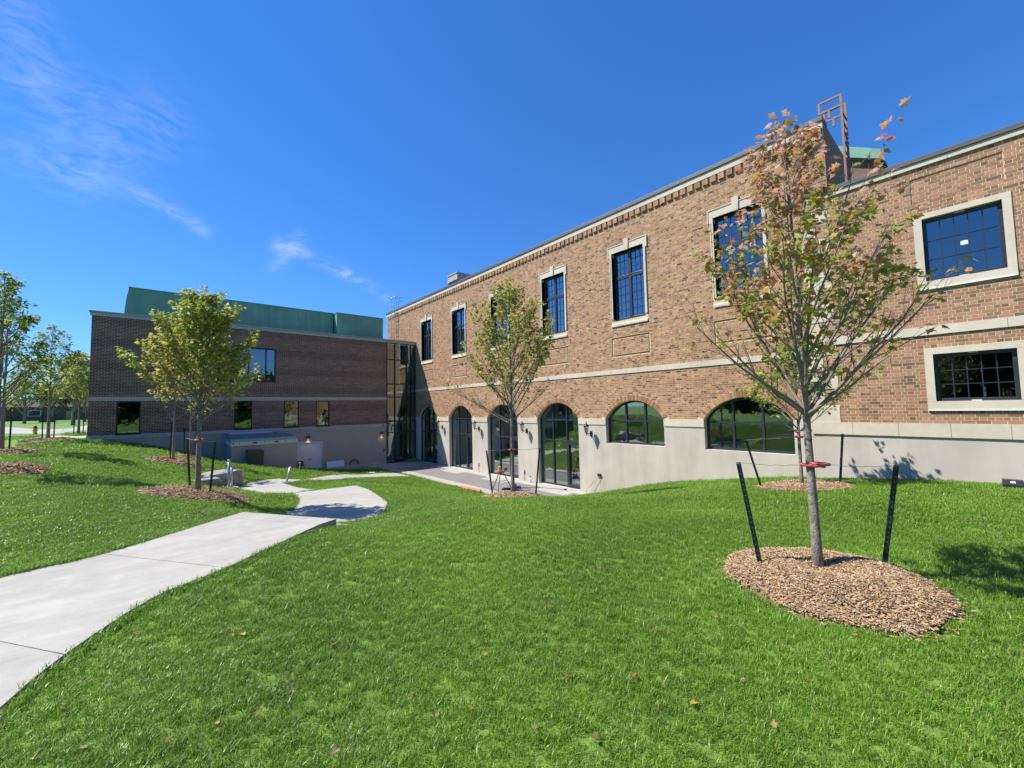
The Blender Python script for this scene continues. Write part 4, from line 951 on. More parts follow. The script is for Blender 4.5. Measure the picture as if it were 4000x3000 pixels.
# right-hand view azimuths: view right = -40.5 deg, left = 139.5 deg
VR, VL, VA, VB = R(-40.5), R(139.5), R(49.5), R(229.5)
make_tree('maple_tree', T1P, 4.45, .043, 'nearest staked maple at right with sparse orange, pink and green leaves', spread=1.08, bare=.75, crown0=.335, nprim=30, nsec=7, ntwig=3, leaves=3200, leaf=.068, low=.05, profile=lambda q: float(np.interp(q, [0, .12, .3, .5, .7, .85, 1.0], [1.0, 1.15, .98, .72, .46, .27, .05])), colfn=col_near, seed=11, n_obj=300, group='young staked maples on the lawn', lean=(-.006, .012), el0=.80,
          extra=[(.335, VR + .15, 1.75, .66), (.34, VR - .20, 1.6, .60), (.35, VL + .2, 1.35, .50), (.345, VL - .3, 1.15, .55), (.345, VB + .5, .8, .5), (.40, VR + .3, 1.55, .85)], tsides=16)
make_tree('maple_tree', TMP, 6.0, .056, 'staked maple with olive green leaves standing before the arched glass doors', spread=1.42, bare=.75, low=.08, crown0=.36, nprim=32, nsec=8, ntwig=3, leaves=5400, leaf=.084, colfn=col_mid, seed=23, n_obj=300, group='young staked maples on the lawn', el0=.80,
          extra=[(.35, VL, 2.1, .50), (.36, VR + .2, 1.5, .6), (.34, VL - .3, 1.4, .45)])
make_tree('maple_tree', TLP, 4.9, .062, 'staked maple with bright yellow green leaves before the dark brick wing', spread=1.30, crown0=.35, nprim=36, nsec=8, ntwig=4, leaves=6400, leaf=.092, low=.05, colfn=col_left, seed=37, n_obj=300, group='young staked maples on the lawn', el0=.74, bare=.7,
          extra=[(.345, VR - .1, 1.6, .50), (.36, VR + .3, 1.4, .6)])
make_tree('maple_tree', TBP, 3.25, .042, 'small green leaved maple close to the stucco wall behind the nearest maple', spread=1.0, crown0=.36, nprim=22, nsec=6, ntwig=3, leaves=2200, leaf=.08, colfn=col_green, seed=41, n_obj=0, group='young staked maples on the lawn')
F_P = sit((-3.180,16.150,-1.500)); E_P = sit((-4.158,21.723,-1.350)); D_P = sit((-3.985,27.714,-1.250)); P2 = sit((0.301,20.898,-1.891)); P3 = sit((0.911,23.282,-1.961)); C_P = sit((-3.630,33.097,-1.050))
make_tree('elm_tree', F_P, 5.0, .06, 'slender elm at the far left edge of the lawn, tallest at left', spread=.92, crown0=.30, nprim=20, nsec=7, ntwig=3, leaves=2600, leaf=.095, shape='oval', colfn=col_elm, seed=51, group='young elms along the sidewalk')
make_tree('elm_tree', E_P, 5.6, .06, 'slender elm behind the tallest elm at the left edge', spread=.85, crown0=.28, nprim=18, nsec=6, ntwig=3, leaves=1900, leaf=.11, shape='oval', colfn=col_elm, seed=57, group='young elms along the sidewalk')
make_tree('elm_tree', D_P, 5.2, .06, 'young elm between the sidewalk and the lawn, left of the dark wing', spread=1.15, crown0=.26, nprim=18, nsec=6, ntwig=3, leaves=2000, leaf=.12, shape='oval', colfn=col_green, seed=61, group='young elms along the sidewalk')
make_tree('elm_tree', C_P, 4.6, .06, 'small elm beyond the sidewalk touching the corner of the dark wing', spread=1.0, crown0=.30, nprim=15, nsec=5, ntwig=3, leaves=1500, leaf=.14, shape='oval', colfn=col_green, seed=67, group='young elms along the sidewalk')
make_tree('maple_tree', P2, 4.3, .05, 'thin maple hidden behind the yellow green maple on the slope', spread=.9, crown0=.36, nprim=11, nsec=4, ntwig=2, leaves=420, leaf=.11, colfn=col_left, seed=71, group='young staked maples on the lawn')
make_tree('maple_tree', P3, 4.0, .045, 'thin maple close to the stucco base of the dark wing', spread=.7, crown0=.38, nprim=9, nsec=4, ntwig=2, leaves=260, leaf=.11, colfn=col_left, seed=73, group='young staked maples on the lawn')

# ------------------------------------------------------------------ mulch beds, stakes, ties
CHIP = [(.40, .26, .13), (.52, .37, .20), (.31, .19, .095), (.21, .13, .07), (.46, .31, .17), (.10, .065, .04), (.33, .31, .28)]
def mulch_bed(c, rad, h, n, size, label, seed, sx=1.0, rot=0.0):
    rg = np.random.default_rng(seed); m, k = 14, 44; V = []; F = []
    def hgt(q): return h * (1 - q ** 2.6) * (1 - .55 * math.exp(-(q / .28) ** 2)) if q < 1 else 0
    def xy(q, a):
        rr = rad * (1 + .05 * math.sin(3 * a + seed) + .03 * math.sin(7 * a)); x = q * rr * math.cos(a) * sx; y = q * rr * math.sin(a)
        return c[0] + x * math.cos(rot) - y * math.sin(rot), c[1] + x * math.sin(rot) + y * math.cos(rot)
    X = []; Yv = []; Q = []
    for i in range(m + 1):
        for j in range(k): x, y = xy(i / m * 1.02, 6.2832 * j / k); X.append(x); Yv.append(y); Q.append(i / m)
    Z = T(X, Yv); V = [(x, y, z + hgt(q) + .018 - (.05 if q > .999 else 0) + rg.normal(0, .006)) for x, y, z, q in zip(X, Yv, Z, Q)]
    for i in range(m):
        for j in range(k): F.append((i * k + j, i * k + (j + 1) % k, (i + 1) * k + (j + 1) % k, (i + 1) * k + j))
    me = raw_mesh('mulch_bed', np.array(V) - np.array(c), np.array(F), M['mulch'], smooth=True); root = bpy.data.objects.new('mulch_bed', me); root.location = c; link(root); tag(root, label, 'mulch', 'mulch beds round the young trees')
    q = np.sqrt(rg.uniform(0, 1, n)) * .99; st_ = rg.uniform(0, 1, n) < .012; q = np.where(st_, rg.uniform(.96, 1.12, n), q); a = rg.uniform(0, 6.2832, n); XY = np.array([xy(qq, aa) for qq, aa in zip(q, a)]); Zc = T(XY[:, 0], XY[:, 1]) + np.array([hgt(qq) for qq in q]) + .026 + rg.uniform(-.006, .014, n)
    yaw = rg.uniform(0, 6.2832, n); pit = rg.normal(0, .28, n); rol = rg.normal(0, .4, n); Ls = size * rg.gamma(4, .25, n).clip(.35, 2.3); Ws = size * rg.uniform(.12, .34, n); Hs = size * rg.uniform(.05, .12, n)
    cub = np.array([(-1, -1, -1), (1, -1, -1), (1, 1, -1), (-1, 1, -1), (-.9, -.8, 1), (.9, -.9, 1), (.85, .8, 1), (-.9, .9, 1)]) * .5
    B = cub[None] * np.stack([Ls, Ws, Hs], 1)[:, None]
    cy, sy, cp, sp, cr, sr = np.cos(yaw), np.sin(yaw), np.cos(pit), np.sin(pit), np.cos(rol), np.sin(rol)
    Rm = np.stack([np.stack([cy * cp, cy * sp * sr - sy * cr, cy * sp * cr + sy * sr], 1), np.stack([sy * cp, sy * sp * sr + cy * cr, sy * sp * cr - cy * sr], 1), np.stack([-sp, cp * sr, cp * cr], 1)], 1)
    B = np.einsum('nij,nkj->nki', Rm, B) + np.stack([XY[:, 0], XY[:, 1], Zc], 1)[:, None]
    Qd = np.array([[4, 5, 6, 7], [0, 1, 5, 4], [1, 2, 6, 5], [2, 3, 7, 6], [3, 0, 4, 7]])
    cols = np.array(CHIP)[rg.choice(len(CHIP), n, p=[.24, .2, .18, .12, .16, .06, .04])] * rg.uniform(.75, 1.2, (n, 1))
    me = raw_mesh('wood_chips', B.reshape(-1, 3) - np.array(c), (np.arange(n)[:, None, None] * 8 + Qd[None]).reshape(-1, 4), M['chip'], np.repeat(cols, 5, 0)); o = bpy.data.objects.new('wood_chips', me); link(o, root); tag(o, kind='stuff')
    return root
BEDS = [((4.62, 1.04), .82, .13), (TMP[:2], .92, .14), (TLP[:2], 1.05, .13), (TBP[:2], .88, .10), (F_P[:2], .95, .14), (E_P[:2], .95, .13), (D_P[:2], .95, .10), (P2[:2], .95, .12), (P3[:2], .55, .08)]
mulch_bed(sit(BEDS[0][0]), .82, .18, 21000, .034, 'oval wood chip bed round the nearest maple at right', 1, sx=1.02, rot=VR)
mulch_bed(sit(BEDS[1][0]), .92, .14, 6000, .058, 'wood chip bed round the maple before the arched doors', 2)
mulch_bed(sit(BEDS[2][0]), 1.05, .13, 6000, .06, 'wood chip bed round the yellow green maple left of the path', 3)
mulch_bed(sit(BEDS[3][0]), .88, .10, 6000, .05, 'wood chip bed round the small maple by the stucco wall', 4)
mulch_bed(sit(BEDS[4][0]), .95, .14, 2400, .085, 'wood chip bed cut by the left edge, nearer of the two', 5)
mulch_bed(sit(BEDS[5][0]), .95, .13, 1600, .10, 'wood chip bed at the left edge, farther of the two', 6)
mulch_bed(sit(BEDS[6][0]), .95, .10, 1200, .11, 'flat wood chip bed beside the sidewalk at left', 7)
mulch_bed(sit(BEDS[7][0]), .95, .12, 1400, .11, 'wood chip bed on the slope behind the yellow green maple', 8)
mulch_bed(sit(BEDS[8][0]), .55, .08, 500, .11, 'small wood chip bed at the foot of the dark wing', 9)
def stake(foot, top, label, n_holes=14, w=.027):
    f = Vector(foot); t = Vector(top); ax = (t - f).normalized(); f = f - ax * .25
    toC = Vector((-f.x, -f.y, 0)).normalized(); side = ax.cross(toC).normalized(); fw = side.cross(ax).normalized()
    if fw.dot(toC) < 0: fw = -fw
    root = empty('tree_stake', foot, label, 'stake', 'green steel tree stakes')
    mb = MB(); h = w / 2; e = .004
    # channel profile facing the camera side: web, two flanges
    for a0, a1, b0, b1 in ((-h, h, -e, e), (-h, -h + e, e, h * .8), (h - e, h, e, h * .8), (-h * 1.5, -h, -e, e * .5), (h, h * 1.5, -e, e * .5)):
        P = [f + side * a0 + fw * b0, f + side * a1 + fw * b0, f + side * a1 + fw * b1, f + side * a0 + fw * b1]; mb.prism(P, t - f)
    mb.build('post', M['stake'], root)
    hb = MB(); Ln = (t - f).length
    for k in range(n_holes):
        p = f + ax * (.36 + (Ln - .42) * k / n_holes); hb.prism([p + side * .0035 * math.cos(q) + ax * .0035 * math.sin(q) + fw * (e + .0006) for q in (0, 1.05, 2.1, 3.14, 4.19, 5.24)], fw * .001)
    hb.build('holes', M['galv'], root)['kind'] = 'stuff'
    return t
def tie(c, h, rt, tops, label, sag=.03):
    """rubber hose ring round a trunk at height h, wires to the stake tops"""
    root = empty('tree_tie', (c[0], c[1], c[2]), label, 'tree tie', 'red hose tree ties')
    ctr = Vector(c) + Vector((0, 0, 0)); hs = []
    for j, tp in enumerate(tops):
        d = Vector((tp[0] - ctr.x, tp[1] - ctr.y, 0)).normalized(); n = Vector((-d.y, d.x, 0)); rr = rt + .014; pts = []
        pts.append(ctr + d * (rr * 1.9) + n * .01)
        for k in range(13):
            a = R(55 + 250 * k / 12); pts.append(ctr + d * rr * math.cos(a) + n * rr * math.sin(a) + Vector((0, 0, .008 * (j * 2 - 1) + .006 * math.sin(k))))
        pts.append(ctr + d * (rr * 1.9) - n * .01)
        mb = MB(); mb.tube(pts, .0155, 8); mb.build('hose', M['hose'], root, smooth=True)
        a = ctr + d * rr * 1.8; b = Vector(tp); w = MB(); pp = []
        for k in range(13):
            t = k / 12; p = a.lerp(b, t); p.z -= sag * 4 * t * (1 - t) * .5 + .004 * math.sin(k * 2.3 + j); pp.append(p)
        w.tube(pp, .0022 * max(1.0, ctr.length / 6), 5); w.tube([b + Vector((.025 * math.cos(q), .025 * math.sin(q), -.01)) for q in np.linspace(0, 6.28, 9)], .002, 4); w.build('wire', M['wire'], root)
def at_depth(fx, fy, f):      # point with the same ground distance as f, given direction offsets
    return (f[0] + fx, f[1] + fy)
a = stake((4.316,1.489,-1.550), (4.266,1.622,-0.575), 'dark green steel stake left of the nearest maple', 16); b = stake((5.293,0.741,-1.560), (5.308,0.609,-0.620), 'dark green steel stake right of the nearest maple', 16)
tie((4.727,1.108,-0.598), 0, .05, [a, b], 'red hose tie and wire on the nearest maple')
def rstake(P, dx, h, lean, label):
    f = sit((P[0] + dx[0], P[1] + dx[1]), .08); t = (f[0] + lean[0], f[1] + lean[1], f[2] + h); return stake(f, t, label, 12, .030)
vr = np.array([.76, -.65]); vf = np.array([.65, .76])
def pair(P, dl, dr, h, ll, lr, labs, tielab, hz, rt, dfl=.3, dfr=-.15):
    a = rstake(P, vr * -dl + vf * dfl, h, vr * -ll, labs[0]); b = rstake(P, vr * dr + vf * dfr, h, vr * lr, labs[1])
    tie((P[0], P[1], (a.z + b.z) / 2 + .0), 0, rt, [a, b], tielab)
pair(TMP, .58, .62, 1.28, .16, .14, ('dark stake left of the maple before the arched doors', 'dark stake right of the maple before the arched doors'), 'red hose tie on the maple before the arched doors', 1.2, .06)
pair(TLP, .42, .40, 1.22, .10, .10, ('dark stake left of the yellow green maple', 'dark stake right of the yellow green maple'), 'red hose tie on the yellow green maple', 1.2, .062)
pair(TBP, .72, .72, 1.02, .28, .12, ('leaning dark stake left of the small maple by the stucco wall', 'dark stake right of the small maple by the stucco wall'), 'red hose tie on the small maple by the stucco wall', 1.0, .045)
for P, nm in ((E_P, 'elm behind the tallest elm'), (D_P, 'elm beside the sidewalk'), (C_P, 'small elm beyond the sidewalk'), (P3, 'thin maple near the dark wing base')):
    for sg, sd_ in ((-1, 'left'), (1, 'right')): rstake(P, vr * .26 * sg, 1.15, vr * .02 * sg, 'thin stake %s of the %s' % (sd_, nm))
rstake(P2, vr * -.12, 1.5, vr * .03, 'thin stake against the trunk of the maple on the slope')

# ------------------------------------------------------------------ fallen leaves on the lawn
rgl = np.random.default_rng(5)
FL_PX = [(1.966,2.823,-1.651), (1.860,2.251,-1.652), (1.633,2.250,-1.651), (1.120,1.986,-1.649), (0.919,2.130,-1.648), (1.101,2.222,-1.648), (1.892,1.725,-1.653), (1.291,1.904,-1.650), (1.474,1.579,-1.652), (-0.109,4.159,-1.631), (-0.070,4.019,-1.632), (0.408,3.657,-1.636), (0.477,3.588,-1.637), (0.923,3.043,-1.642), (0.035,2.720,-1.642), (0.431,2.625,-1.644), (0.787,5.140,-1.625), (0.235,4.193,-1.631), (-0.275,2.947,-1.639), (-0.401,3.396,-1.636), (3.380,2.658,-1.663), (2.204,1.489,-1.654), (2.202,1.141,-1.654), (2.608,1.019,-1.654), (2.897,0.778,-1.654), (3.696,0.688,-1.655), (3.226,1.457,-1.657), (1.588,3.320,-1.643), (0.668,2.117,-1.647), (1.650,1.362,-1.653), (2.352,0.786,-1.654), (3.284,0.322,-1.654), (0.247,2.689,-1.643), (2.559,3.330,-1.654), (3.707,3.444,-1.668)]
lv = [raw_mesh('fallen_leaf', LEAF['maple'][0] * np.array([1, 1, -1.4]), LEAF['maple'][1], M['leaf'], np.repeat(np.array([c]), len(LEAF['maple'][1]), 0)) for c in ((.50, .30, .14), (.42, .20, .08), (.60, .38, .06), (.48, .34, .22), (.28, .15, .08))]
for i, p in enumerate(FL_PX):
    o = bpy.data.objects.new('fallen_leaf', lv[i % 5]); o.location = (p[0], p[1], Tz(p[0], p[1]) + .036); o.rotation_euler = (rgl.normal(0, .3), rgl.normal(0, .3), rgl.uniform(0, 6.28)); s = rgl.uniform(.028, .048); o.scale = (s, s, s); link(o)
    tag(o, 'small %s leaf fallen on the mown lawn' % ('tan', 'rusty brown', 'bright yellow', 'pale beige', 'dark brown')[i % 5], 'leaf', ('tan', 'rusty', 'yellow', 'beige', 'dark brown')[i % 5] + ' fallen leaves on the lawn')

# ------------------------------------------------------------------ wall lanterns and fittings
def lantern(y, label):
    zp = -1.17; c = Vector((13.68, y, 0)); root = empty('wall_lantern', (14.0, y, zp), label, 'wall lamp', 'black lanterns between the arches')
    mb = MB(); FM.box(mb, y - .055, y + .055, zp - .12, zp + .10, .002, .045); mb.build('back_plate', M['black'], root, bevel=.008)
    mb = MB(); mb.tube([(13.95, y, zp), (13.85, y, zp - .005), (13.74, y, zp + .0), (13.68, y, zp + .03)], .014, 8); mb.tube([(13.93, y, zp - .09), (13.86, y, zp - .10), (13.80, y, zp - .06), (13.76, y, zp - .012)], .008, 6); mb.build('arm', M['black'], root, smooth=True)
    mb = MB(); mb.lathe([(.004, -1.26), (.02, -1.235), (.012, -1.21), (.03, -1.19), (.02, -1.15), (.05, -1.125), (.062, -1.11)], (13.68, y, 0), 12); mb.build('base', M['black'], root, smooth=True)
    mb = MB()
    for k in range(6):
        a = k * math.pi / 3; ca, sa = math.cos(a), math.sin(a); mb.tube([(13.68 + .058 * ca, y + .058 * sa, -1.115), (13.68 + .098 * ca, y + .098 * sa, -.86)], .0075, 5)
    mb.build('cage', M['black'], root)
    mb = MB()
    for k in range(6):
        a, b = k * math.pi / 3, (k + 1) * math.pi / 3
        mb.face([(13.68 + .054 * math.cos(a), y + .054 * math.sin(a), -1.11), (13.68 + .054 * math.cos(b), y + .054 * math.sin(b), -1.11), (13.68 + .093 * math.cos(b), y + .093 * math.sin(b), -.865), (13.68 + .093 * math.cos(a), y + .093 * math.sin(a), -.865)])
    mb.build('glass', M['lamp_glass'], root)
    mb = MB(); mb.lathe([(.012, -1.10), (.016, -1.0), (.02, -.96), (.012, -.91)], (13.68, y, 0), 10); mb.build('bulb', M['white'], root, smooth=True)
    mb = MB(); mb.lathe([(.112, -.868), (.118, -.85), (.10, -.81), (.06, -.765), (.03, -.75), (.034, -.735), (.015, -.72), (.022, -.70), (.008, -.68), (.004, -.62)], (13.68, y, 0), 12); mb.build('roof', M['black'], root, smooth=True)
M['lamp_glass'] = glass('lamp_glass', (0.85, 0.85, 0.82), 0.08)
lantern(23.55, 'black wall lantern between the first and second arched doors from the glass bay')
lantern(19.42, 'black wall lantern between the second and third arched doors from the glass bay')
lantern(15.30, 'black wall lantern behind the maple, between third and fourth arched doors')
lantern(11.20, 'black wall lantern between the last arched door and the first arched window')
def stub(y, label, h=.42):
    root = empty('conduit_box', (14, y, ZC), label, 'electrical box', 'grey outlet boxes on the piers')
    mb = MB(); mb.tube([(13.965, y, ZC), (13.965, y, ZC + h)], .014, 8); mb.build('conduit', M['galv'], root)
    mb = MB(); FM.box(mb, y - .045, y + .045, ZC + h - .02, ZC + h + .11, .0, .06); mb.build('box', M['precast'], root, bevel=.006)
stub(23.58, 'grey outlet box on the pier by the first arched door'); stub(19.50, 'grey outlet box on the pier between second and third arched doors'); stub(15.55, 'grey outlet box on the pier behind the maple')
root = empty('outlet_box', (14, 10.83, -2.97), 'small wall outlet with hanging brown cords near the grass', 'outlet')
mb = MB(); FM.box(mb, 10.75, 10.90, -2.97, -2.86, 0, .05); mb.box((13.90, 10.74, -2.86), (14.0, 10.91, -2.845)); mb.build('box', M['steel_dark'], root)
for sg in (1, -1):
    pts = [(13.94, 10.80, -2.95), (13.93, 10.80 + sg * .04, -3.02)] + [(13.93 - .02 * k, 10.80 + (.62 if sg > 0 else -.16) * (k / 6) ** .9 + sg * .04, -3.02 - .60 * (k / 6)) for k in range(1, 7)]
    pts[-1] = (pts[-1][0], pts[-1][1], Tz(pts[-1][0], pts[-1][1]) + .02)
    mb = MB(); mb.tube(pts, .007, 6); mb.build('cord', M['rust'], root, smooth=True)
# fittings of the dark wing
def wall_light(x, z, label):
    root = empty('wall_light', (x, 27.3, z), label, 'wall lamp', 'lit black box lamps on the dark wing')
    mb = MB(); FL.box(mb, x - .085, x + .085, z - .08, z + .10, .0, .13); mb.build('housing', M['black'], root)
    m = MATS.get('lit_lens')
    if not m:
        m = mat('lit_lens', (1, .75, .4)); m.node_tree.nodes['Principled BSDF'].inputs['Emission Color'].default_value = (1, .68, .32, 1); m.node_tree.nodes['Principled BSDF'].inputs['Emission Strength'].default_value = 1.5
    mb = MB(); FL.box(mb, x - .06, x + .06, z - .088, z - .0805, .03, .11); mb.build('lens', m, root)
    ld_ = bpy.data.lights.new('wall_light_lamp', 'SPOT'); ld_.energy = 3; ld_.color = (1, .7, .36); ld_.spot_size = R(110); ld_.spot_blend = .8; ld_.shadow_soft_size = .04
    lo_ = bpy.data.objects.new('lamp', ld_); lo_.location = Vector((x, 27.3 - .07, z - .10)) - rel(root); link(lo_, root)
wall_light(*(6.746,27.300,-1.588)[::2], 'lit black wall lamp above the white service door'); wall_light(*(11.407,27.300,-1.597)[::2], 'lit black wall lamp on stucco beside the glass stair bay')
p = (11.553,27.300,-1.359); root = empty('security_camera', p, 'white wall camera above the lamp beside the glass bay', 'camera')
mb = MB(); FL.box(mb, p[0] - .07, p[0] + .03, p[2] - .06, p[2] + .06, 0, .05); mb.lathe([(.05, -.05), (.06, 0), (.05, .05)], (p[0] + .03, 27.2, p[2]), 10); mb.build('body', M['white'], root, smooth=False)
mb = MB(); mb.lathe([(.035, -.03), (.04, 0), (.03, .03)], (p[0] + .03, 27.13, p[2] - .01), 10); mb.build('lens', M['black'], root)
p = (11.535,27.300,-0.988); root = empty('dome_camera', p, 'small black dome camera on the stone band above the white camera', 'camera')
mb = MB(); mb.lathe([(.06, -.02), (.07, .02), (.06, .05)], (p[0], 27.22, p[2]), 12); mb.build('mount', M['white'], root); mb = MB(); mb.lathe([(.01, -.06), (.045, -.04), (.055, -.01), (.055, 0)], (p[0], 27.22, p[2] - .021), 12); mb.build('dome', M['black'], root, smooth=True)
p = (11.588,27.300,-2.768); root = empty('card_reader', p, 'small black card reader on stucco beside the glass bay', 'card reader'); mb = MB(); FL.box(mb, p[0] - .045, p[0] + .045, p[2] - .09, p[2] + .09, 0, .03); mb.build('plate', M['black'], root, bevel=.006)
mb = MB(); FL.box(mb, p[0] - .03, p[0] + .03, p[2] - .06, p[2] - .01, .0305, .034); mb.build('keypad', M['steel_dark'], root)
p = (11.587,27.300,-3.346); root = empty('hose_outlet', p, 'small round grey wall tap low beside the glass bay', 'wall tap'); mb = MB(); mb.tube([FL.P(p[0], p[2], -.01), FL.P(p[0], p[2], .05)], .055, 12); mb.build('flange', M['galv'], root); mb = MB(); mb.tube([FL.P(p[0], p[2], .05), FL.P(p[0], p[2] - .01, .12), FL.P(p[0], p[2] - .06, .13)], .018, 8); mb.build('spout', M['galv'], root)

# ------------------------------------------------------------------ shed, cabinet and yard things by the dark wing
SX0, SX1, SY = 2.58, 5.54, 24.61
root = empty('service_shed', (4.06, 25.9, -3.0), 'low stucco service enclosure with unfinished green and white roof edge', 'shed')
mb = MB(); mb.box((SX0, SY, -3.9), (SX1, 27.29, -1.66)); mb.build('wall', M['stucco_wing'], root)
mb = MB(); mb.box((SX0 - .05, SY - .05, -1.66), (SX1 + .04, 27.28, -1.59)); mb.build('drip_edge', M['sheet'], root)
mb = MB(); mb.box((SX0 - .015, SY - .015, -1.589), (SX1 + .012, 27.27, -1.47)); mb.build('white_fascia', M['sheet'], root)
mb = MB(); mb.box((SX0 - .02, SY - .02, -1.469), (SX1 + .02, 27.26, -1.33)); mb.build('green_fascia', M['copper_pale'], root)
mb = MB(); mb.prism([(SX0, SY + .0, -1.329), (SX0, SY + .0, -1.31), (SX0, 27.25, -1.13), (SX0, 27.25, -1.329)], (SX1 - SX0 - .6, 0, 0)); mb.prism([(SX1 - .599, SY + .0, -1.329), (SX1 - .599, SY + .0, -1.312), (SX1 - .599, 27.25, -1.22), (SX1 - .599, 27.25, -1.329)], (.58, 0, 0)); mb.build('roof', M['skyblue'], root)
mb = MB(); mb.box((SX0 + .15, 26.9, -1.16), (SX1 - .75, 27.24, -1.10)); mb.build('roof_batten', M['sheet'], root)
for x0, x1, in ((2.60, 2.68), (3.45, 3.70), (4.42, 4.66)):
    mb = MB(); mb.prism([(x0, SY - .017, -1.588), (x1, SY - .017, -1.588), (x1 - .05, SY - .017, -1.49), (x0 + .05, SY - .017, -1.49)], (0, -.004, 0)); mb.build('copper_patch', M['orange'], root)
for x in (2.9, 3.98, 4.95):
    mb = MB(); mb.box((x, SY - .021, -1.58), (x + .02, SY - .0155, -1.475)); mb.build('seam_mark', M['rust'], root)
root = empty('utility_cabinet', (3.95, 24.2, -3.0), 'dark green metal utility cabinet leaning in front of the stucco enclosure', 'cabinet')
cq = [(3.158,24.100,-1.874), (3.907,24.100,-1.897), (3.852,24.100,-2.808), (3.225,24.100,-2.713)]
mb = MB(); P = [(cq[0][0], 24.1, cq[0][2]), (cq[1][0], 24.1, cq[1][2] - .02), (cq[2][0] + .02, 24.1, cq[2][2] - .25), (cq[3][0], 24.1, cq[3][2] - .25)]; mb.prism(P, (0, .42, 0)); mb.build('body', M['cabinet'], root, bevel=.012)
mb = MB(); mb.prism([(P[0][0] + .06, 24.06, P[0][2] - .04), (P[1][0] - .06, 24.06, P[1][2] - .04), (P[1][0] - .05, 24.06, P[1][2] + .02), (P[0][0] + .03, 24.06, P[0][2] + .02)], (0, .50, 0)); mb.build('lid', M['cabinet'], root)
mb = MB(); mb.prism([(P[0][0] + .05, 24.09, P[0][2] - .45), (P[1][0] - .06, 24.09, P[0][2] - .45), (P[1][0] - .06, 24.09, P[0][2] - .06), (P[0][0] + .05, 24.09, P[0][2] - .06)], (0, .012, 0)); mb.build('door', M['cabinet'], root)
mb = MB(); mb.tube([(P[1][0] - .05, 24.3, P[1][2]), (P[1][0] - .05, 24.3, P[1][2] + .1)], .015, 6); mb.build('lug', M['galv'], root)
root = empty('low_wall', (8.4, 25.2, -3.7), 'low weathered concrete wall beside the court end, pitted at its right', 'wall')
mb = MB(); mb.prism([(6.35, 25.12, -4.1), (10.46, 25.12, -4.1), (10.46, 25.12, -3.30), (6.35, 25.12, -3.30)], (0, .2, 0)); mb.build('wall_body', M['concrete_grey'], root, bevel=.015)
mb = MB(); rgp = random.Random(3)
for k in range(16):
    x = 8.9 + rgp.random() * 1.45; z = -3.36 - rgp.random() * .16; s = rgp.uniform(.015, .035); mb.prism([(x + s * math.cos(q) * rgp.uniform(.6, 1.2), 25.118, z + s * 1.5 * math.sin(q)) for q in np.linspace(6.2, 0, 7)[:-1]], (0, .0015, 0))
mb.build('pits', M['steel_dark'], root)['kind'] = 'stuff'
a = (7.744,26.900,-3.135); b = (8.780,26.900,-3.142); root = empty('white_board', (a[0], 26.9, -3.85), 'white board leaning against stucco right of the service door', 'board')
mb = MB(); mb.prism([(a[0], 26.75, -3.84), (b[0], 26.75, -3.84), (b[0], 26.95, b[2]), (a[0], 26.95, a[2])], (0, .03, 0)); mb.build('panel', M['white'], root)
mb = MB(); mb.prism([(a[0] + .02, 26.79, -3.85), (b[0] - .02, 26.79, -3.85), (b[0] - .02, 26.81, -3.80), (a[0] + .02, 26.81, -3.80)], (0, .05, 0)); mb.build('edge_strip', M['wood'], root)
c = (9.441,26.900,-3.338); root = empty('hose_loop', (c[0], 26.9, -3.85), 'dark looped hose standing behind the low concrete wall', 'hose')
mb = MB(); mb.tube([(c[0] + .30 * math.cos(t), 26.9 + .1 * math.sin(2 * t), c[2] - .10 + .30 * math.sin(t)) for t in np.linspace(-.9, 4.1, 20)], .022, 8); mb.build('hose_coil', M['black'], root, smooth=True); mb = MB(); mb.tube([(c[0] + .27 * math.cos(t), 26.98 + .1 * math.sin(t), c[2] - .14 + .25 * math.sin(t)) for t in np.linspace(-.9, 4.1, 20)], .022, 8); mb.build('hose_coil', M['black'], root, smooth=True)
c = (6.059,26.600,-2.969); root = empty('folding_chair', (c[0], 26.6, -3.85), 'dark folding chair standing before the white service door', 'chair')
cx, cz = c[0] + .08, -3.85
for sx in (-.24, .24):
    mb = MB(); mb.tube([(cx + sx, 26.75, cz), (cx + sx, 26.5, cz + .45), (cx + sx * .98, 26.42 + .28, cz + .75), (cx + sx * .8, 26.72, cz + .93)], .014, 6); mb.build('back_leg', M['steel_dark'], root); mb = MB(); mb.tube([(cx + sx * .95, 26.25, cz), (cx + sx * .95, 26.62, cz + .46)], .014, 6); mb.build('front_leg', M['steel_dark'], root)
mb = MB(); mb.box((cx - .21, 26.26, cz + .43), (cx + .21, 26.64, cz + .46)); mb.build('seat', M['steel_dark'], root, bevel=.01); mb = MB(); mb.prism([(cx - .22, 26.66, cz + .60), (cx + .22, 26.66, cz + .60), (cx + .19, 26.70, cz + .93), (cx - .19, 26.70, cz + .93)], (0, .02, 0)); mb.build('backrest', M['steel_dark'], root, bevel=.008)
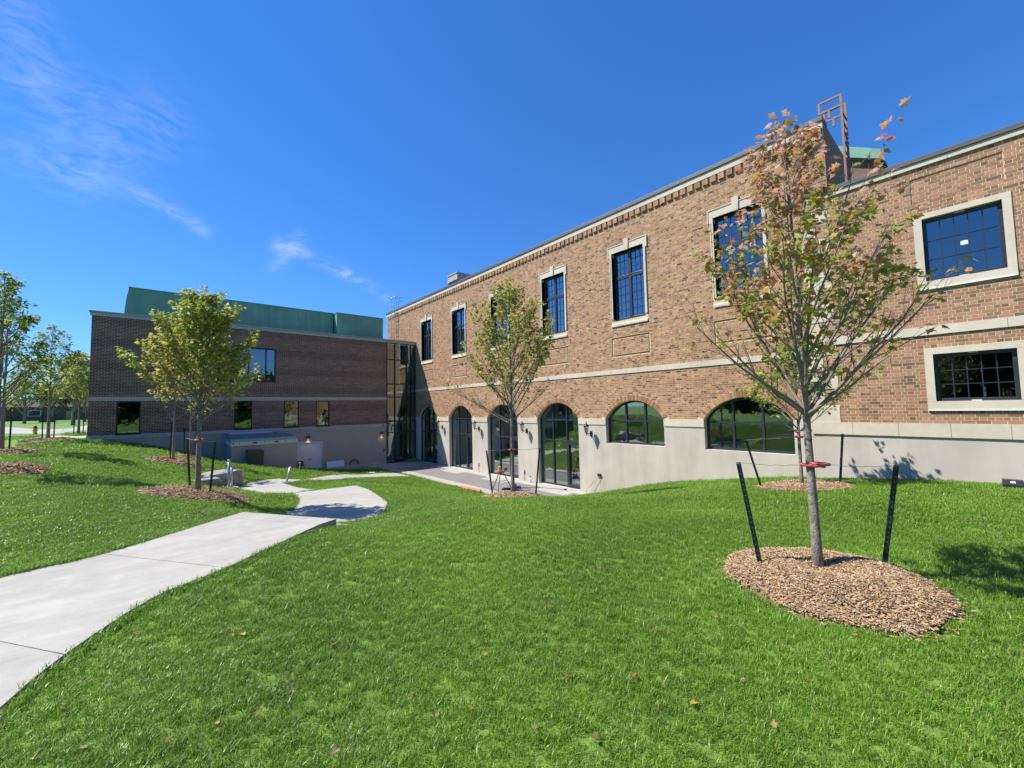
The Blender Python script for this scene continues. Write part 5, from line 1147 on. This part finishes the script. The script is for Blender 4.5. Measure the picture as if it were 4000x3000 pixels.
# boulders
def boulder(c, sx, sy, sz, rot, label, seed):
    rg = random.Random(seed); bm = bmesh.new(); bmesh.ops.create_cube(bm, size=1); bmesh.ops.subdivide_edges(bm, edges=bm.edges, cuts=3, use_grid_fill=True)
    for v in bm.verts:
        p = v.co.copy(); q = p.normalized() * .58; v.co = p.lerp(q, .35) + Vector((rg.uniform(-.05, .05), rg.uniform(-.05, .05), rg.uniform(-.045, .045)))
        v.co = Vector((v.co.x * sx, v.co.y * sy, v.co.z * sz))
    bmesh.ops.rotate(bm, verts=bm.verts, matrix=Matrix.Rotation(rot, 3, 'Z')); me = bpy.data.meshes.new('boulder'); bm.to_mesh(me); bm.free(); me.materials.append(M['rock'])
    o = bpy.data.objects.new('boulder', me); o.location = c; link(o); tag(o, label, 'boulder', 'limestone boulders by the fork'); b = o.modifiers.new('bevel', 'BEVEL'); b.width = .03; b.segments = 2; b.limit_method = 'ANGLE'; return o
p = (1.444,17.781,-2.521); boulder((p[0] + .15, p[1] + .35, p[2] + .17), 1.15, .9, .55, .5, 'broad flat grey limestone boulder between the maple and the footpath', 4)
p = (1.110,17.084,-2.402); boulder((p[0] + .02, p[1] + .15, p[2] + .05), .75, .45, .35, .2, 'lower cracked limestone boulder in front of the broad one', 8)
# galvanised posts on plates
p = (1.743,16.910,-2.587); root = empty('metal_post', p, 'pair of galvanised tubes standing on a round footing at the path end', 'post')
mb = MB(); mb.lathe([(.26, -.2), (.26, .05), (.25, .06)], p, 18); mb.build('footing', M['concrete_grey'], root); mb = MB(); mb.box((p[0] - .17, p[1] - .15, p[2] + .061), (p[0] + .17, p[1] + .15, p[2] + .08)); mb.build('base_plate', M['galv'], root)
for dx, h, in ((-.045, .86), (.055, .68)):
    q = (p[0] + vr[0] * dx, p[1] + vr[1] * dx, p[2]); mb = MB(); mb.tube([(q[0], q[1], p[2] + .08), (q[0], q[1], p[2] + .08 + h)], .036, 12); mb.build('tube', M['galv'], root, smooth=True); mb = MB(); mb.lathe([(.042, 0), (.045, .05), (.03, .07)], (q[0], q[1], p[2] + .08 + h), 12); mb.build('cap', M['galv'], root)
p = (3.722,18.203,-2.809); root = empty('metal_post', p, 'galvanised post tilted to the right on the inner edge of the footpath', 'post')
mb = MB(); mb.box((p[0] - .15, p[1] - .13, p[2] + .026), (p[0] + .15, p[1] + .13, p[2] + .045)); mb.build('base_plate', M['galv'], root); mb = MB(); e = (3.854,18.171,-2.221); mb.tube([(p[0], p[1], p[2] + .045), (e[0], e[1], e[2])], .045, 12); mb.build('tube', M['galv'], root, smooth=True); mb = MB(); mb.tube([(e[0], e[1], e[2]), (e[0] + .01, e[1], e[2] + .04)], [.05, .02], 12); mb.build('cap', M['galv'], root)
for dx, dy in ((-.12, -.1), (.12, -.1), (-.12, .1), (.12, .1)):
    mb = MB(); mb.lathe([(.014, 0), (.014, .03)], (p[0] + dx, p[1] + dy, p[2] + .045), 6); mb.build('bolt', M['galv'], root)
p = (4.954,21.435,-2.977); root = empty('pipe_stub', p, 'short grey pipe standing in grass before the low wall', 'pipe'); mb = MB(); mb.tube([(p[0], p[1], p[2] - .1), (p[0], p[1], p[2] + .5)], .025, 8); mb.build('pipe', M['concrete_grey'], root); mb = MB(); mb.lathe([(.04, 0), (.045, .06), (.03, .08)], (p[0], p[1], p[2] + .5), 10); mb.build('cap', M['concrete_grey'], root)
p = (8.739,22.460,-3.518); root = empty('paper_scrap', p, 'pale crumpled scrap lying at the far end of the walk', 'litter'); mb = MB()
rgp = random.Random(9); gv = [[(p[0] + vr[0] * (i * .1 - .2) + vf[0] * (j * .12 - .1), p[1] + vr[1] * (i * .1 - .2) + vf[1] * (j * .12 - .1), p[2] + .05 + rgp.uniform(0, .07)) for j in range(3)] for i in range(5)]
for i in range(4):
    for j in range(2): mb.face([gv[i][j], gv[i + 1][j], gv[i + 1][j + 1], gv[i][j + 1]])
so = mb.build('sheet', M['paper'], root); so.modifiers.new('solidify', 'SOLIDIFY').thickness = .006
# work things on the court
p = (11.517,14.327,-3.700); root = empty('pipe_vise_stand', (p[0], p[1], ZC), 'red topped tripod pipe stand with yellow can on the court', 'tool stand')
tp = (p[0] + .05, p[1] + .1, ZC + .86)
for a in (R(100), R(215), R(335)):
    mb = MB(); mb.tube([(tp[0] + .08 * math.cos(a), tp[1] + .08 * math.sin(a), tp[2] - .03), (tp[0] + .52 * math.cos(a), tp[1] + .52 * math.sin(a), ZC + .01)], .018, 8); mb.build('leg', M['steel_dark'], root)
mb = MB()
for a, b in ((100, 215), (215, 335), (335, 460)):
    A = (tp[0] + .30 * math.cos(R(a)), tp[1] + .30 * math.sin(R(a)), ZC + .45); B = (tp[0] + .30 * math.cos(R(b)), tp[1] + .30 * math.sin(R(b)), ZC + .45); mb.tube([A, ((A[0] + B[0]) / 2, (A[1] + B[1]) / 2, ZC + .41), B], .009, 5)
mb.build('brace_chain', M['steel_dark'], root)
mb = MB(); mb.prism([(tp[0] + .20 * math.cos(t), tp[1] + .2 * math.sin(t), tp[2] - .04) for t in np.linspace(6.28, 0, 13)[:-1]], (0, 0, .06)); mb.build('table', M['red'], root, bevel=.01)
mb = MB(); mb.box((tp[0] - .04 + vr[0] * .2, tp[1] - .05 + vr[1] * .2, tp[2] + .021), (tp[0] + .06 + vr[0] * .2, tp[1] + .05 + vr[1] * .2, tp[2] + .14)); mb.tube([(tp[0] + vr[0] * .16, tp[1] + vr[1] * .16, tp[2] + .10), (tp[0] + vr[0] * .34, tp[1] + vr[1] * .34, tp[2] + .12)], .014, 6); mb.build('vise', M['steel_dark'], root)
q = (tp[0] - vr[0] * .06, tp[1] - vr[1] * .06, tp[2] + .021); root = empty('oil_can', q, 'small yellow can standing on the red tripod stand', 'can')
mb = MB(); mb.lathe([(.065, 0), (.065, .17), (.03, .20), (.02, .21)], q, 14); mb.build('body', M['yellow'], root, smooth=False); mb = MB(); mb.tube([(q[0], q[1], q[2] + .21), (q[0] + .01, q[1], q[2] + .29)], .009, 6); mb.build('spout', M['steel_dark'], root)
q = (12.254,14.218,-3.700); root = empty('power_tool', (q[0], q[1], ZC), 'blue and red power tool lying on the court behind the trunk', 'tool')
mb = MB(); mb.tube([(q[0] - .1, q[1], ZC + .09), (q[0] + .16, q[1] - .16, ZC + .09)], .07, 10); mb.build('motor', M['blue'], root); mb = MB(); mb.box((q[0] - .12, q[1] - .02, ZC + .14), (q[0] + .04, q[1] + .05, ZC + .24)); mb.build('handle', M['red'], root, bevel=.015); mb = MB(); mb.tube([(q[0] - .1, q[1], ZC + .08), (q[0] - .2, q[1] + .07, ZC + .08)], .05, 10); mb.build('head', M['steel_dark'], root)
q = (11.979,14.254,-3.700); root = empty('tool_bag', (q[0], q[1], ZC), 'flat dark tool bag on the court left of the power tool', 'bag')
mb = MB(); mb.prism([(q[0] - .28, q[1] + .22, ZC), (q[0] - .30, q[1] + .28, ZC), (q[0] + .18, q[1] - .10, ZC), (q[0] + .10, q[1] - .22, ZC)][::-1], (0.02, 0, .09)); mb.build('pouch', M['black'], root, bevel=.03); mb = MB(); mb.tube([(q[0] - .15, q[1] + .12, ZC + .09), (q[0] - .05, q[1] + .06, ZC + .17), (q[0] + .05, q[1] - .03, ZC + .09)], .012, 6); mb.build('strap', M['black'], root)
root = empty('extension_lead', (q[0], q[1], ZC), 'thin dark cord looping over the court and border slabs', 'cord')
pts = [(q[0] + .1, q[1] - .1, ZC + .01)] + [(q[0] + .35 + .35 * math.cos(t), q[1] - .35 + .35 * math.sin(t), ZC + .012) for t in np.linspace(2.4, -2.4, 14)] + [(12.6, 14.3, ZC + .012), (13.2, 13.6, ZC + .014), (13.5, 12.9, ZC + .014), (13.62, 12.5, ZC + .014)]
mb = MB(); mb.tube(pts, .009, 5); mb.build('cable', M['black'], root, smooth=True)
mb = MB(); mb.box((13.60, 12.38, ZC + .003), (13.66, 12.5, ZC + .05)); mb.build('plug', M['black'], root)
q = (13.78, 14.88); root = empty('spray_bottle', (q[0], q[1], ZC), 'white bottle with dark cap standing by the pier on the border slab', 'bottle'); mb = MB(); mb.lathe([(.05, .001), (.055, .02), (.055, .2), (.025, .24), (.02, .26)], (q[0], q[1], ZC), 14); mb.build('body', M['white'], root, smooth=True); mb = MB(); mb.lathe([(.026, .26), (.026, .32), (.012, .34)], (q[0], q[1], ZC), 10); mb.build('cap', M['black'], root)
a = (10.031,15.568,-3.602); b = (10.744,15.281,-3.720); root = empty('orange_netting', (a[0], a[1], a[2]), 'strip of orange safety netting crumpled along the court kerb', 'netting')
mb = MB(); n = 16; rgp = random.Random(2); pr = []
for k in range(n + 1):
    t = k / n; x = 10.62 + rgp.uniform(-.03, .03); y = 16.4 - 1.7 * t; pr.append([(x - .08, y, Tz(x - .08, y) + .03 + rgp.uniform(0, .05)), (x, y, Tz(x, y) + .10 + rgp.uniform(0, .06)), (x + .09, y, Tz(x + .09, y) + .05 + rgp.uniform(0, .04))])
for k in range(n):
    for j in range(2): mb.face([pr[k][j], pr[k + 1][j], pr[k + 1][j + 1], pr[k][j + 1]])
so = mb.build('net', M['orange'], root); so.modifiers.new('solidify', 'SOLIDIFY').thickness = .012
# plank lying at the end of the netting
p = (10.62, 14.05); root = empty('timber_scrap', (p[0], p[1], -3.68), 'short timber scrap at the kerb left of the maple bed', 'timber'); mb = MB(); mb.box((p[0] - .1, p[1] - .35, Tz(*p) + .01), (p[0] + .02, p[1] + .35, Tz(*p) + .07)); mb.build('board', M['wood'], root); mb = MB(); mb.box((p[0] + .03, p[1] - .2, Tz(*p) + .01), (p[0] + .12, p[1] + .28, Tz(*p) + .05)); mb.build('batten', M['precast'], root)
# flood light by the wing
p = (12.100,-0.196,-1.614); z = Tz(12.1, p[1]); root = empty('flood_light', (12.1, p[1], z), 'black flood light box on the grass at the foot of the brick wing', 'light')
mb = MB(); mb.prism([(11.98, p[1] - .13, z + .02), (11.98, p[1] - .13, z + .08), (12.06, p[1] - .13, z + .15), (12.25, p[1] - .13, z + .15), (12.25, p[1] - .13, z + .02)], (0, .26, 0)); mb.build('housing', M['black'], root, bevel=.012); mb = MB(); mb.prism([(12.005, p[1] - .03, z + .1055), (12.005, p[1] + .03, z + .1055), (12.030, p[1] + .03, z + .130), (12.030, p[1] - .03, z + .130)], (-.004, 0, .004)); mb.build('lens', M['paper'], root); mb = MB(); mb.box((12.0, p[1] - .16, z - .02), (12.2, p[1] - .135, z + .1)); mb.build('bracket', M['black'], root)
mb = MB(); mb.tube([(12.2, p[1] - .14, z + .05), (12.25, p[1] - .24, z + .06), (12.3, p[1] - .4, z + .03)], .012, 6); mb.build('cable', M['black'], root)
# things behind the wing windows
def can(name, y, h, r, m, label, lid=None):
    z0 = .02 - .04 + .065; x = 12.68; root = empty(name, (x, y, z0), label, name.split('_')[-1]); mb = MB(); mb.lathe([(r * .9, 0), (r, .01), (r, h * .85), (r * .9, h)], (x, y, z0), 12); mb.build('body', m, root); mb = MB(); mb.lathe([(r * .8, h), (r * .85, h + .012), (r * .4, h + .022)], (x, y, z0), 10); mb.build('lid', lid or m, root)
mb = MB(); mb.box((12.62, -.36, -.04), (12.78, .69, .025)); mb.build('window_ledge', M['interior'], RW)
can('pale_bottle', .045, .17, .018, M['sheet'], 'pale bottle standing inside the lower window of the brick wing'); can('brass_bottle', -.19, .13, .012, M['yellow'], 'slim yellow bottle inside the lower window of the brick wing'); can('paper_cup', -.235, .085, .026, M['red'], 'red cup with white lid inside the lower window', M['white']); can('red_can', -.285, .14, .022, M['red'], 'tall red can beside the cup inside the lower window')
root = empty('paper_note', (12.550,0.152,3.239), 'small white sheet taped inside the upper window of the brick wing', 'note'); q = (12.570,0.153,3.244)
mb = MB(); mb.prism([(12.57, q[1] + .052, q[2] - .04), (12.57, q[1] - .052, q[2] - .04), (12.57, q[1] - .052, q[2] + .04), (12.57, q[1] + .052, q[2] + .04)], (.002, 0, 0)); mb.build('sheet', M['paper'], root)
mb = MB(); mb.prism([(12.5695, q[1] + .02, q[2] + .034), (12.5695, q[1] - .02, q[2] + .034), (12.5695, q[1] - .02, q[2] + .05), (12.5695, q[1] + .02, q[2] + .05)], (.002, 0, 0)); mb.build('tape', M['sheet'], root)

# ------------------------------------------------------------------ background at the left
drive = bpy.data.objects.new('driveway', None); link(drive); tag(drive, 'pale concrete driveway beyond the sidewalk at left', 'driveway', kind='structure')
ZB = -0.985
flat_slab('slab', [q[:2] for q in ((-10.139,45.435,-0.985), (-6.687,38.065,-0.985), (-4.965,35.362,-0.985), (-4.593,35.192,-0.985), (-6.045,47.815,-0.985), (-7.584,49.089,-0.985), (-10.954,61.325,-0.985), (-20.195,90.339,-0.985))], ZB, .3, M['concrete'], drive)
flat_slab('slab', [q[:2] for q in ((-4.594,35.278,-0.985), (-3.588,35.808,-0.985), (-6.358,63.999,-0.985), (-5.813,50.642,-0.985), (-6.034,47.948,-0.985))], ZB + .003, .3, M['concrete'], drive)
def far_tree(pos, H, w, label, seed, n=1500, leaf=.42, cf=None):
    return make_tree('broad_tree', pos, H, .18, label, spread=w, crown0=.18, nprim=20, nsec=6, ntwig=2, leaves=n, leaf=leaf, shape='oval', colfn=cf or col_green, seed=seed, group='trees beyond the driveway', bare=.8, profile=lambda q: (.75 + .5 * math.sin(q * 2.6)) * (1 - q) ** .45 + .08)
col_lime = lambda rg, p, H, q: ch(rg, [(LIME, 4), (GREEN, 3), (YEL, 2), (OLIVE, 1.5)])
col_dark = lambda rg, p, H, q: ch(rg, [((.035, .07, .018), 3), ((.05, .10, .02), 3), (GREEN, 1)])
def zb(P): return (P[0], P[1], -1.0)
far_tree(zb((-7.935,68.171,-1.000)), 7.6, 3.4, 'broad yellow green tree beyond the driveway beside the dark wing', 81, cf=col_lime, n=2200, leaf=.36)
far_tree(zb((-16.332,96.295,-1.000)), 6.6, 3.4, 'broad green tree in the middle of the far tree row', 83, cf=col_lime, n=2000, leaf=.36)
far_tree(zb((-16.938,121.318,-1.000)), 7.0, 4.5, 'dark tree behind the gap of the far tree row', 89, leaf=.5, cf=col_dark, n=2200)
far_tree(zb((-10.284,99.716,-1.000)), 7.5, 4.5, 'dark tree just left of the dark wing corner', 93, leaf=.5, cf=col_dark, n=2200)
# low house behind the far trees
hc = (-20.343,144.217,-1.000); hv = np.array([hc[0], hc[1]]); hv = hv / np.linalg.norm(hv); hn = np.array([hv[1], -hv[0]]); H0 = np.array(hc[:2]) + hv * 14
root = empty('house', (H0[0], H0[1], -1.0), 'low brown house behind the far trees at left', 'house')
def hp(s, d, z): p = H0 + hn * s + hv * d; return (p[0], p[1], z)
mb = MB(); mb.prism([hp(-26, 0, -1), hp(30, 0, -1), hp(30, 0, 2.6), hp(-26, 0, 2.6)], (hv[0] * 9, hv[1] * 9, 0)); mb.build('wall', mat('house_brick', (.13, .075, .055), .9, var=.2, scale=3), root)
mb = MB(); mb.prism([hp(-27, -1, 2.5), hp(-27, 10, 2.5), hp(-27, 4.5, 5.0)], (hn[0] * 58, hn[1] * 58, 0)); mb.build('roof', mat('shingles', (.09, .08, .075), .9, var=.2, scale=2), root)
for s in (-18, -11, -4, 8, 15):
    mb = MB(); mb.prism([hp(s, -.06, .2), hp(s + 2.2, -.06, .2), hp(s + 2.2, -.06, 1.7), hp(s, -.06, 1.7)], (hv[0] * .05, hv[1] * .05, 0)); w_ = mb.build('window', M['white'], root); mb = MB(); mb.prism([hp(s + .12, -.08, .3), hp(s + 2.08, -.08, .3), hp(s + 2.08, -.08, 1.6), hp(s + .12, -.08, 1.6)], (hv[0] * .015, hv[1] * .015, 0)); mb.build('pane', M['interior_dark'], w_)
for s in (2.5,):
    mb = MB(); mb.prism([hp(s, -.06, -1), hp(s + 1.6, -.06, -1), hp(s + 1.6, -.06, 1.4), hp(s, -.06, 1.4)], (hv[0] * .05, hv[1] * .05, 0)); mb.build('door', M['wood'], root)
p = (-5.685,35.980,-1.070); p = (p[0], p[1], Tz(p[0], p[1])); root = empty('fire_hydrant', p, 'yellow fire hydrant on the grass strip left of the sidewalk', 'hydrant')
k = .72; mb = MB(); mb.lathe([(.16 * k, 0), (.16 * k, .05), (.11 * k, .06), (.11 * k, .42 * k), (.14 * k, .43 * k), (.14 * k, .47 * k), (.12 * k, .5 * k), (.08 * k, .58 * k), (.03 * k, .62 * k), (.03 * k, .67 * k)], p, 14); mb.build('barrel', M['yellow'], root, smooth=False)
for sg in (-1, 1):
    mb = MB(); mb.tube([(p[0] + vr[0] * sg * .1, p[1] + vr[1] * sg * .1, p[2] + .24), (p[0] + vr[0] * sg * .14, p[1] + vr[1] * sg * .14, p[2] + .24)], .04, 10); mb.build('nozzle', M['yellow'], root)
mb = MB(); mb.lathe([(.09, .36), (.08, .42), (.03, .50)], p, 12); mb.build('bonnet', M['steel_dark'], root)
p = zb((-15.682,107.808,-1.000)); root = empty('transformer_box', p, 'dark green transformer box on the far lawn', 'utility box')
def bp_(s, d, z): return (p[0] + hn[0] * s + hv[0] * d, p[1] + hn[1] * s + hv[1] * d, p[2] + z)
mb = MB(); mb.prism([bp_(-1.0, 0, -.1), bp_(1.0, 0, -.1), bp_(1.0, 0, 1.0), bp_(-1.0, 0, 1.0)], (hv[0] * 1.2, hv[1] * 1.2, 0)); mb.build('body', M['cabinet'], root); mb = MB(); mb.prism([bp_(-1.05, -.06, 1.0), bp_(1.05, -.06, 1.0), bp_(1.05, -.06, 1.08), bp_(-1.05, -.06, 1.08)], (hv[0] * 1.3, hv[1] * 1.3, 0)); mb.build('lid', M['cabinet'], root)
mb = MB(); mb.prism([bp_(-1.2, -.2, -.1), bp_(1.2, -.2, -.1), bp_(1.2, -.2, .06), bp_(-1.2, -.2, .06)], (hv[0] * 1.6, hv[1] * 1.6, 0)); mb.build('pad', M['concrete'], root)
# wood behind the viewer, seen only mirrored in the windows
rg = np.random.default_rng(99); n = 9000; V0, F0 = LEAF['oval']; nv = len(V0); aw = rg.uniform(R(140), R(300), n); rw = rg.uniform(34, 41, n)
hh = rg.beta(1.4, 1.5, n) * (10 + 2.2 * np.sin(aw * 17) + 1.5 * np.sin(aw * 41)); PX_ = rw * np.cos(aw); PY_ = rw * np.sin(aw); PZ_ = -1.5 + hh
Vw = np.zeros((n, nv, 3))
for j in range(n): Vw[j] = (V0 * rg.uniform(1.0, 2.0)) @ rot_from(rg.normal(0, 1, 3), rg.normal(0, 1, 3)).T + np.array([PX_[j], PY_[j], PZ_[j]])
me = raw_mesh('far_wood', Vw.reshape(-1, 3), (np.arange(n)[:, None, None] * nv + F0[None]).reshape(-1, F0.shape[1]), M['leaf'], np.repeat(np.array([(.045, .085, .02), (.06, .11, .025), (.035, .07, .02)])[rg.choice(3, n)], len(F0), 0)); o = link(bpy.data.objects.new('far_wood', me)); tag(o, 'dark wood across the lawn mirrored in the lower wing window', 'wood', kind='stuff')

# ------------------------------------------------------------------ grass: tufts scattered over the lawn
def tuft(name, nb, rad, h, seed, width):
    rg = np.random.default_rng(seed); V = []; F = []; C = []
    for k in range(nb):
        a = rg.uniform(0, 6.28); r = rad * math.sqrt(rg.uniform(0, 1)); x, y = r * math.cos(a), r * math.sin(a); yaw = rg.uniform(0, 6.28); ln = h * rg.uniform(.55, 1.25); lean = rg.uniform(.2, 1.0) * ln; w = width * rg.uniform(.7, 1.3)
        dx, dy = math.cos(yaw), math.sin(yaw); sx, sy = -dy * w / 2, dx * w / 2; i = len(V)
        V += [(x - sx, y - sy, -.01), (x + sx, y + sy, -.01), (x + dx * lean * .35 + sx * .8, y + dy * lean * .35 + sy * .8, ln * .6), (x + dx * lean * .35 - sx * .8, y + dy * lean * .35 - sy * .8, ln * .6), (x + dx * lean, y + dy * lean, ln * (1 - .25 * (lean / ln)))]
        F += [(i, i + 1, i + 2), (i, i + 2, i + 3), (i + 3, i + 2, i + 4)]; c = np.array([(.170, .310, .030), (.205, .355, .037), (.140, .270, .027), (.255, .400, .060), (.35, .39, .11), (.48, .40, .19)][rg.choice(6, p=[.34, .28, .22, .10, .045, .015])]) * rg.uniform(.85, 1.15); C += [c] * 3
    return raw_mesh(name, V, F, M['grass'], np.array(C))
m = mat('grass_blade', attr=True, rough=.38, trans=.40, spec=.5); M['grass'] = m
nd_ = m.node_tree; oi = nd_.nodes.new('ShaderNodeObjectInfo'); at = [x for x in nd_.nodes if x.bl_idname == 'ShaderNodeAttribute'][0]
mr = nd_.nodes.new('ShaderNodeMapRange'); mr.inputs['To Min'].default_value = .82; mr.inputs['To Max'].default_value = 1.2; nd_.links.new(oi.outputs['Random'], mr.inputs['Value'])
nz = nd_.nodes.new('ShaderNodeTexNoise'); nz.inputs['Scale'].default_value = .55; nz.inputs['Detail'].default_value = 5; geo = nd_.nodes.new('ShaderNodeNewGeometry'); nd_.links.new(geo.outputs['Position'], nz.inputs['Vector'])
m2 = nd_.nodes.new('ShaderNodeMapRange'); m2.inputs['From Min'].default_value = .3; m2.inputs['From Max'].default_value = .7; m2.inputs['To Min'].default_value = .8; m2.inputs['To Max'].default_value = 1.2; nd_.links.new(nz.outputs['Fac'], m2.inputs['Value'])
mm = nd_.nodes.new('ShaderNodeMath'); mm.operation = 'MULTIPLY'; nd_.links.new(mr.outputs[0], mm.inputs[0]); nd_.links.new(m2.outputs[0], mm.inputs[1])
nz3 = nd_.nodes.new('ShaderNodeTexNoise'); nz3.inputs['Scale'].default_value = 1.9; nz3.inputs['Detail'].default_value = 6; nz3.inputs['Roughness'].default_value = .65; nd_.links.new(geo.outputs['Position'], nz3.inputs['Vector'])
m3 = nd_.nodes.new('ShaderNodeMapRange'); m3.inputs['From Min'].default_value = .54; m3.inputs['From Max'].default_value = .74; m3.inputs['To Min'].default_value = 0; m3.inputs['To Max'].default_value = .5; nd_.links.new(nz3.outputs['Fac'], m3.inputs['Value'])
dry = nd_.nodes.new('ShaderNodeMix'); dry.data_type = 'RGBA'; dry.inputs[7].default_value = (.30, .31, .11, 1); nd_.links.new(m3.outputs[0], dry.inputs[0]); nd_.links.new(at.outputs['Color'], dry.inputs[6])
vs_ = nd_.nodes.new('ShaderNodeVectorMath'); vs_.operation = 'SCALE'; nd_.links.new(dry.outputs[2], vs_.inputs[0]); nd_.links.new(mm.outputs[0], vs_.inputs['Scale'])
for x in nd_.nodes:
    if x.bl_idname in ('ShaderNodeBsdfPrincipled',): nd_.links.new(vs_.outputs[0], x.inputs['Base Color'])
    if x.bl_idname == 'ShaderNodeBsdfTranslucent': nd_.links.new(vs_.outputs[0], x.inputs['Color'])
rg = np.random.default_rng(17); PT = []; SC = []; KD = []
def scatter(r0, r1, dens, kind, s):
    a0, a1 = R(-40.5 - 66 + 90 + 40.5 - 40.5), 0
    lo, hi = R(49.5 - 68), R(49.5 + 62); area = .5 * (hi - lo) * (r1 * r1 - r0 * r0); n = int(area * dens)
    r = np.sqrt(rg.uniform(r0 * r0, r1 * r1, n)); a = rg.uniform(lo, hi, n); x = r * np.cos(a); y = r * np.sin(a); keep = np.ones(n, bool)
    for nm, poly in PATHS: keep &= ~in_poly(x, y, poly)
    for poly in [STAIR, SIDEWALK, COURT, [tuple(S0a), (2.1, 10.2), (2.6, 9.0), tuple(S0b)]] + FOOT: keep &= ~in_poly(x, y, poly)
    keep &= ~((x > 5.5) & (y > 25.05) & (x < 10.5)); keep &= ~((x > 14) | ((x > 12.46) & (y < 2.95)) | ((y > 27.3) & (x > -2.75)))
    for (c, rad, h_) in BEDS: keep &= ((x - c[0]) ** 2 + (y - c[1]) ** 2) > (rad * .97) ** 2
    for sx in range(0): pass
    x = x[keep]; y = y[keep]; z = T(x, y) + 0.012 * np.sin(x * 2.1 + np.sin(y * 1.3) * 2) * np.sin(y * 1.7 + 0.5)
    PT.append(np.stack([x, y, z - .004], 1)); SC.append(s * np.clip(rg.normal(1, .22, len(x)), .5, 1.7)); KD.append(np.full(len(x), kind))
scatter(1.2, 4.0, 1500, 0, .92); scatter(4.0, 7.5, 900, 0, 1.05); scatter(7.5, 13, 330, 1, 1.0); scatter(13, 22, 130, 1, 1.35); scatter(22, 34, 55, 1, 1.8)
fr_ = []
for c_, sg in ((Lc, 1), (Rc, -1), (A_left, 1), (A_right, -1)):
    c_ = np.array(c_)[:, :2]
    for i in range(len(c_) - 1):
        d_ = c_[i + 1] - c_[i]; ln_ = np.linalg.norm(d_)
        if ln_ < 1e-6: continue
        nn = np.array([-d_[1], d_[0]]) / ln_ * sg
        for k in range(int(ln_ * 60)): fr_.append(c_[i] + d_ * rg.uniform() + nn * rg.uniform(.004, .07))
fr_ = np.array(fr_); okf = ~in_poly(fr_[:, 0], fr_[:, 1], STAIR)
for nm, poly in PATHS: okf &= ~in_poly(fr_[:, 0], fr_[:, 1], poly)
fr_ = fr_[okf]; PT.append(np.stack([fr_[:, 0], fr_[:, 1], T(fr_[:, 0], fr_[:, 1])], 1)); SC.append(rg.uniform(.9, 1.75, len(fr_))); KD.append(np.full(len(fr_), 0))
PT = np.concatenate(PT); SC = np.concatenate(SC); KD = np.concatenate(KD)
tufts = bpy.data.collections.new('tuft_library')
TK = {0: [tuft('tuft', 13, .035, .046, 200 + q, .0036) for q in range(4)], 1: [tuft('tuft', 22, .085, .048, 300 + q, .0065) for q in range(4)]}
def gn_group(ob_list, nm):
    g = bpy.data.node_groups.new(nm, 'GeometryNodeTree'); g.interface.new_socket('Geometry', in_out='INPUT', socket_type='NodeSocketGeometry'); g.interface.new_socket('Geometry', in_out='OUTPUT', socket_type='NodeSocketGeometry')
    n = g.nodes; l = g.links; gi = n.new('NodeGroupInput'); go = n.new('NodeGroupOutput'); ci = n.new('GeometryNodeCollectionInfo'); c = bpy.data.collections.new(nm + '_library')
    for o in ob_list: c.objects.link(o)
    ci.inputs['Collection'].default_value = c; ci.inputs['Separate Children'].default_value = True; ci.inputs['Reset Children'].default_value = True
    ip = n.new('GeometryNodeInstanceOnPoints'); ip.inputs['Pick Instance'].default_value = True
    ra = n.new('GeometryNodeInputNamedAttribute'); ra.data_type = 'FLOAT_VECTOR'; ra.inputs['Name'].default_value = 'rot'
    sa = n.new('GeometryNodeInputNamedAttribute'); sa.data_type = 'FLOAT'; sa.inputs['Name'].default_value = 'size'
    er = n.new('FunctionNodeEulerToRotation'); l.new(ra.outputs['Attribute'], er.inputs[0])
    l.new(gi.outputs[0], ip.inputs['Points']); l.new(ci.outputs[0], ip.inputs['Instance']); l.new(er.outputs[0], ip.inputs['Rotation']); l.new(sa.outputs['Attribute'], ip.inputs['Scale']); l.new(ip.outputs[0], go.inputs[0]); return g
for kd, nm in ((0, 'near_grass'), (1, 'lawn_grass')):
    sel = KD == kd; P_ = PT[sel]; me = bpy.data.meshes.new('grass'); me.vertices.add(len(P_)); me.vertices.foreach_set('co', P_.astype(np.float32).ravel()); me.update()
    ra = np.zeros((len(P_), 3), np.float32); ra[:, 2] = rg.uniform(0, 6.28, len(P_)); ra[:, :2] = rg.normal(0, .12, (len(P_), 2)); me.attributes.new('rot', 'FLOAT_VECTOR', 'POINT').data.foreach_set('vector', ra.ravel()); me.attributes.new('size', 'FLOAT', 'POINT').data.foreach_set('value', SC[sel].astype(np.float32))
    o = link(bpy.data.objects.new('grass', me)); tag(o, 'blades of mown green grass nearest the viewer' if kd == 0 else 'blades of mown green grass on the farther lawn', 'grass', kind='stuff')
    md = o.modifiers.new('scatter', 'NODES'); md.node_group = gn_group([bpy.data.objects.new('grass_tuft', x) for x in TK[kd]], nm)
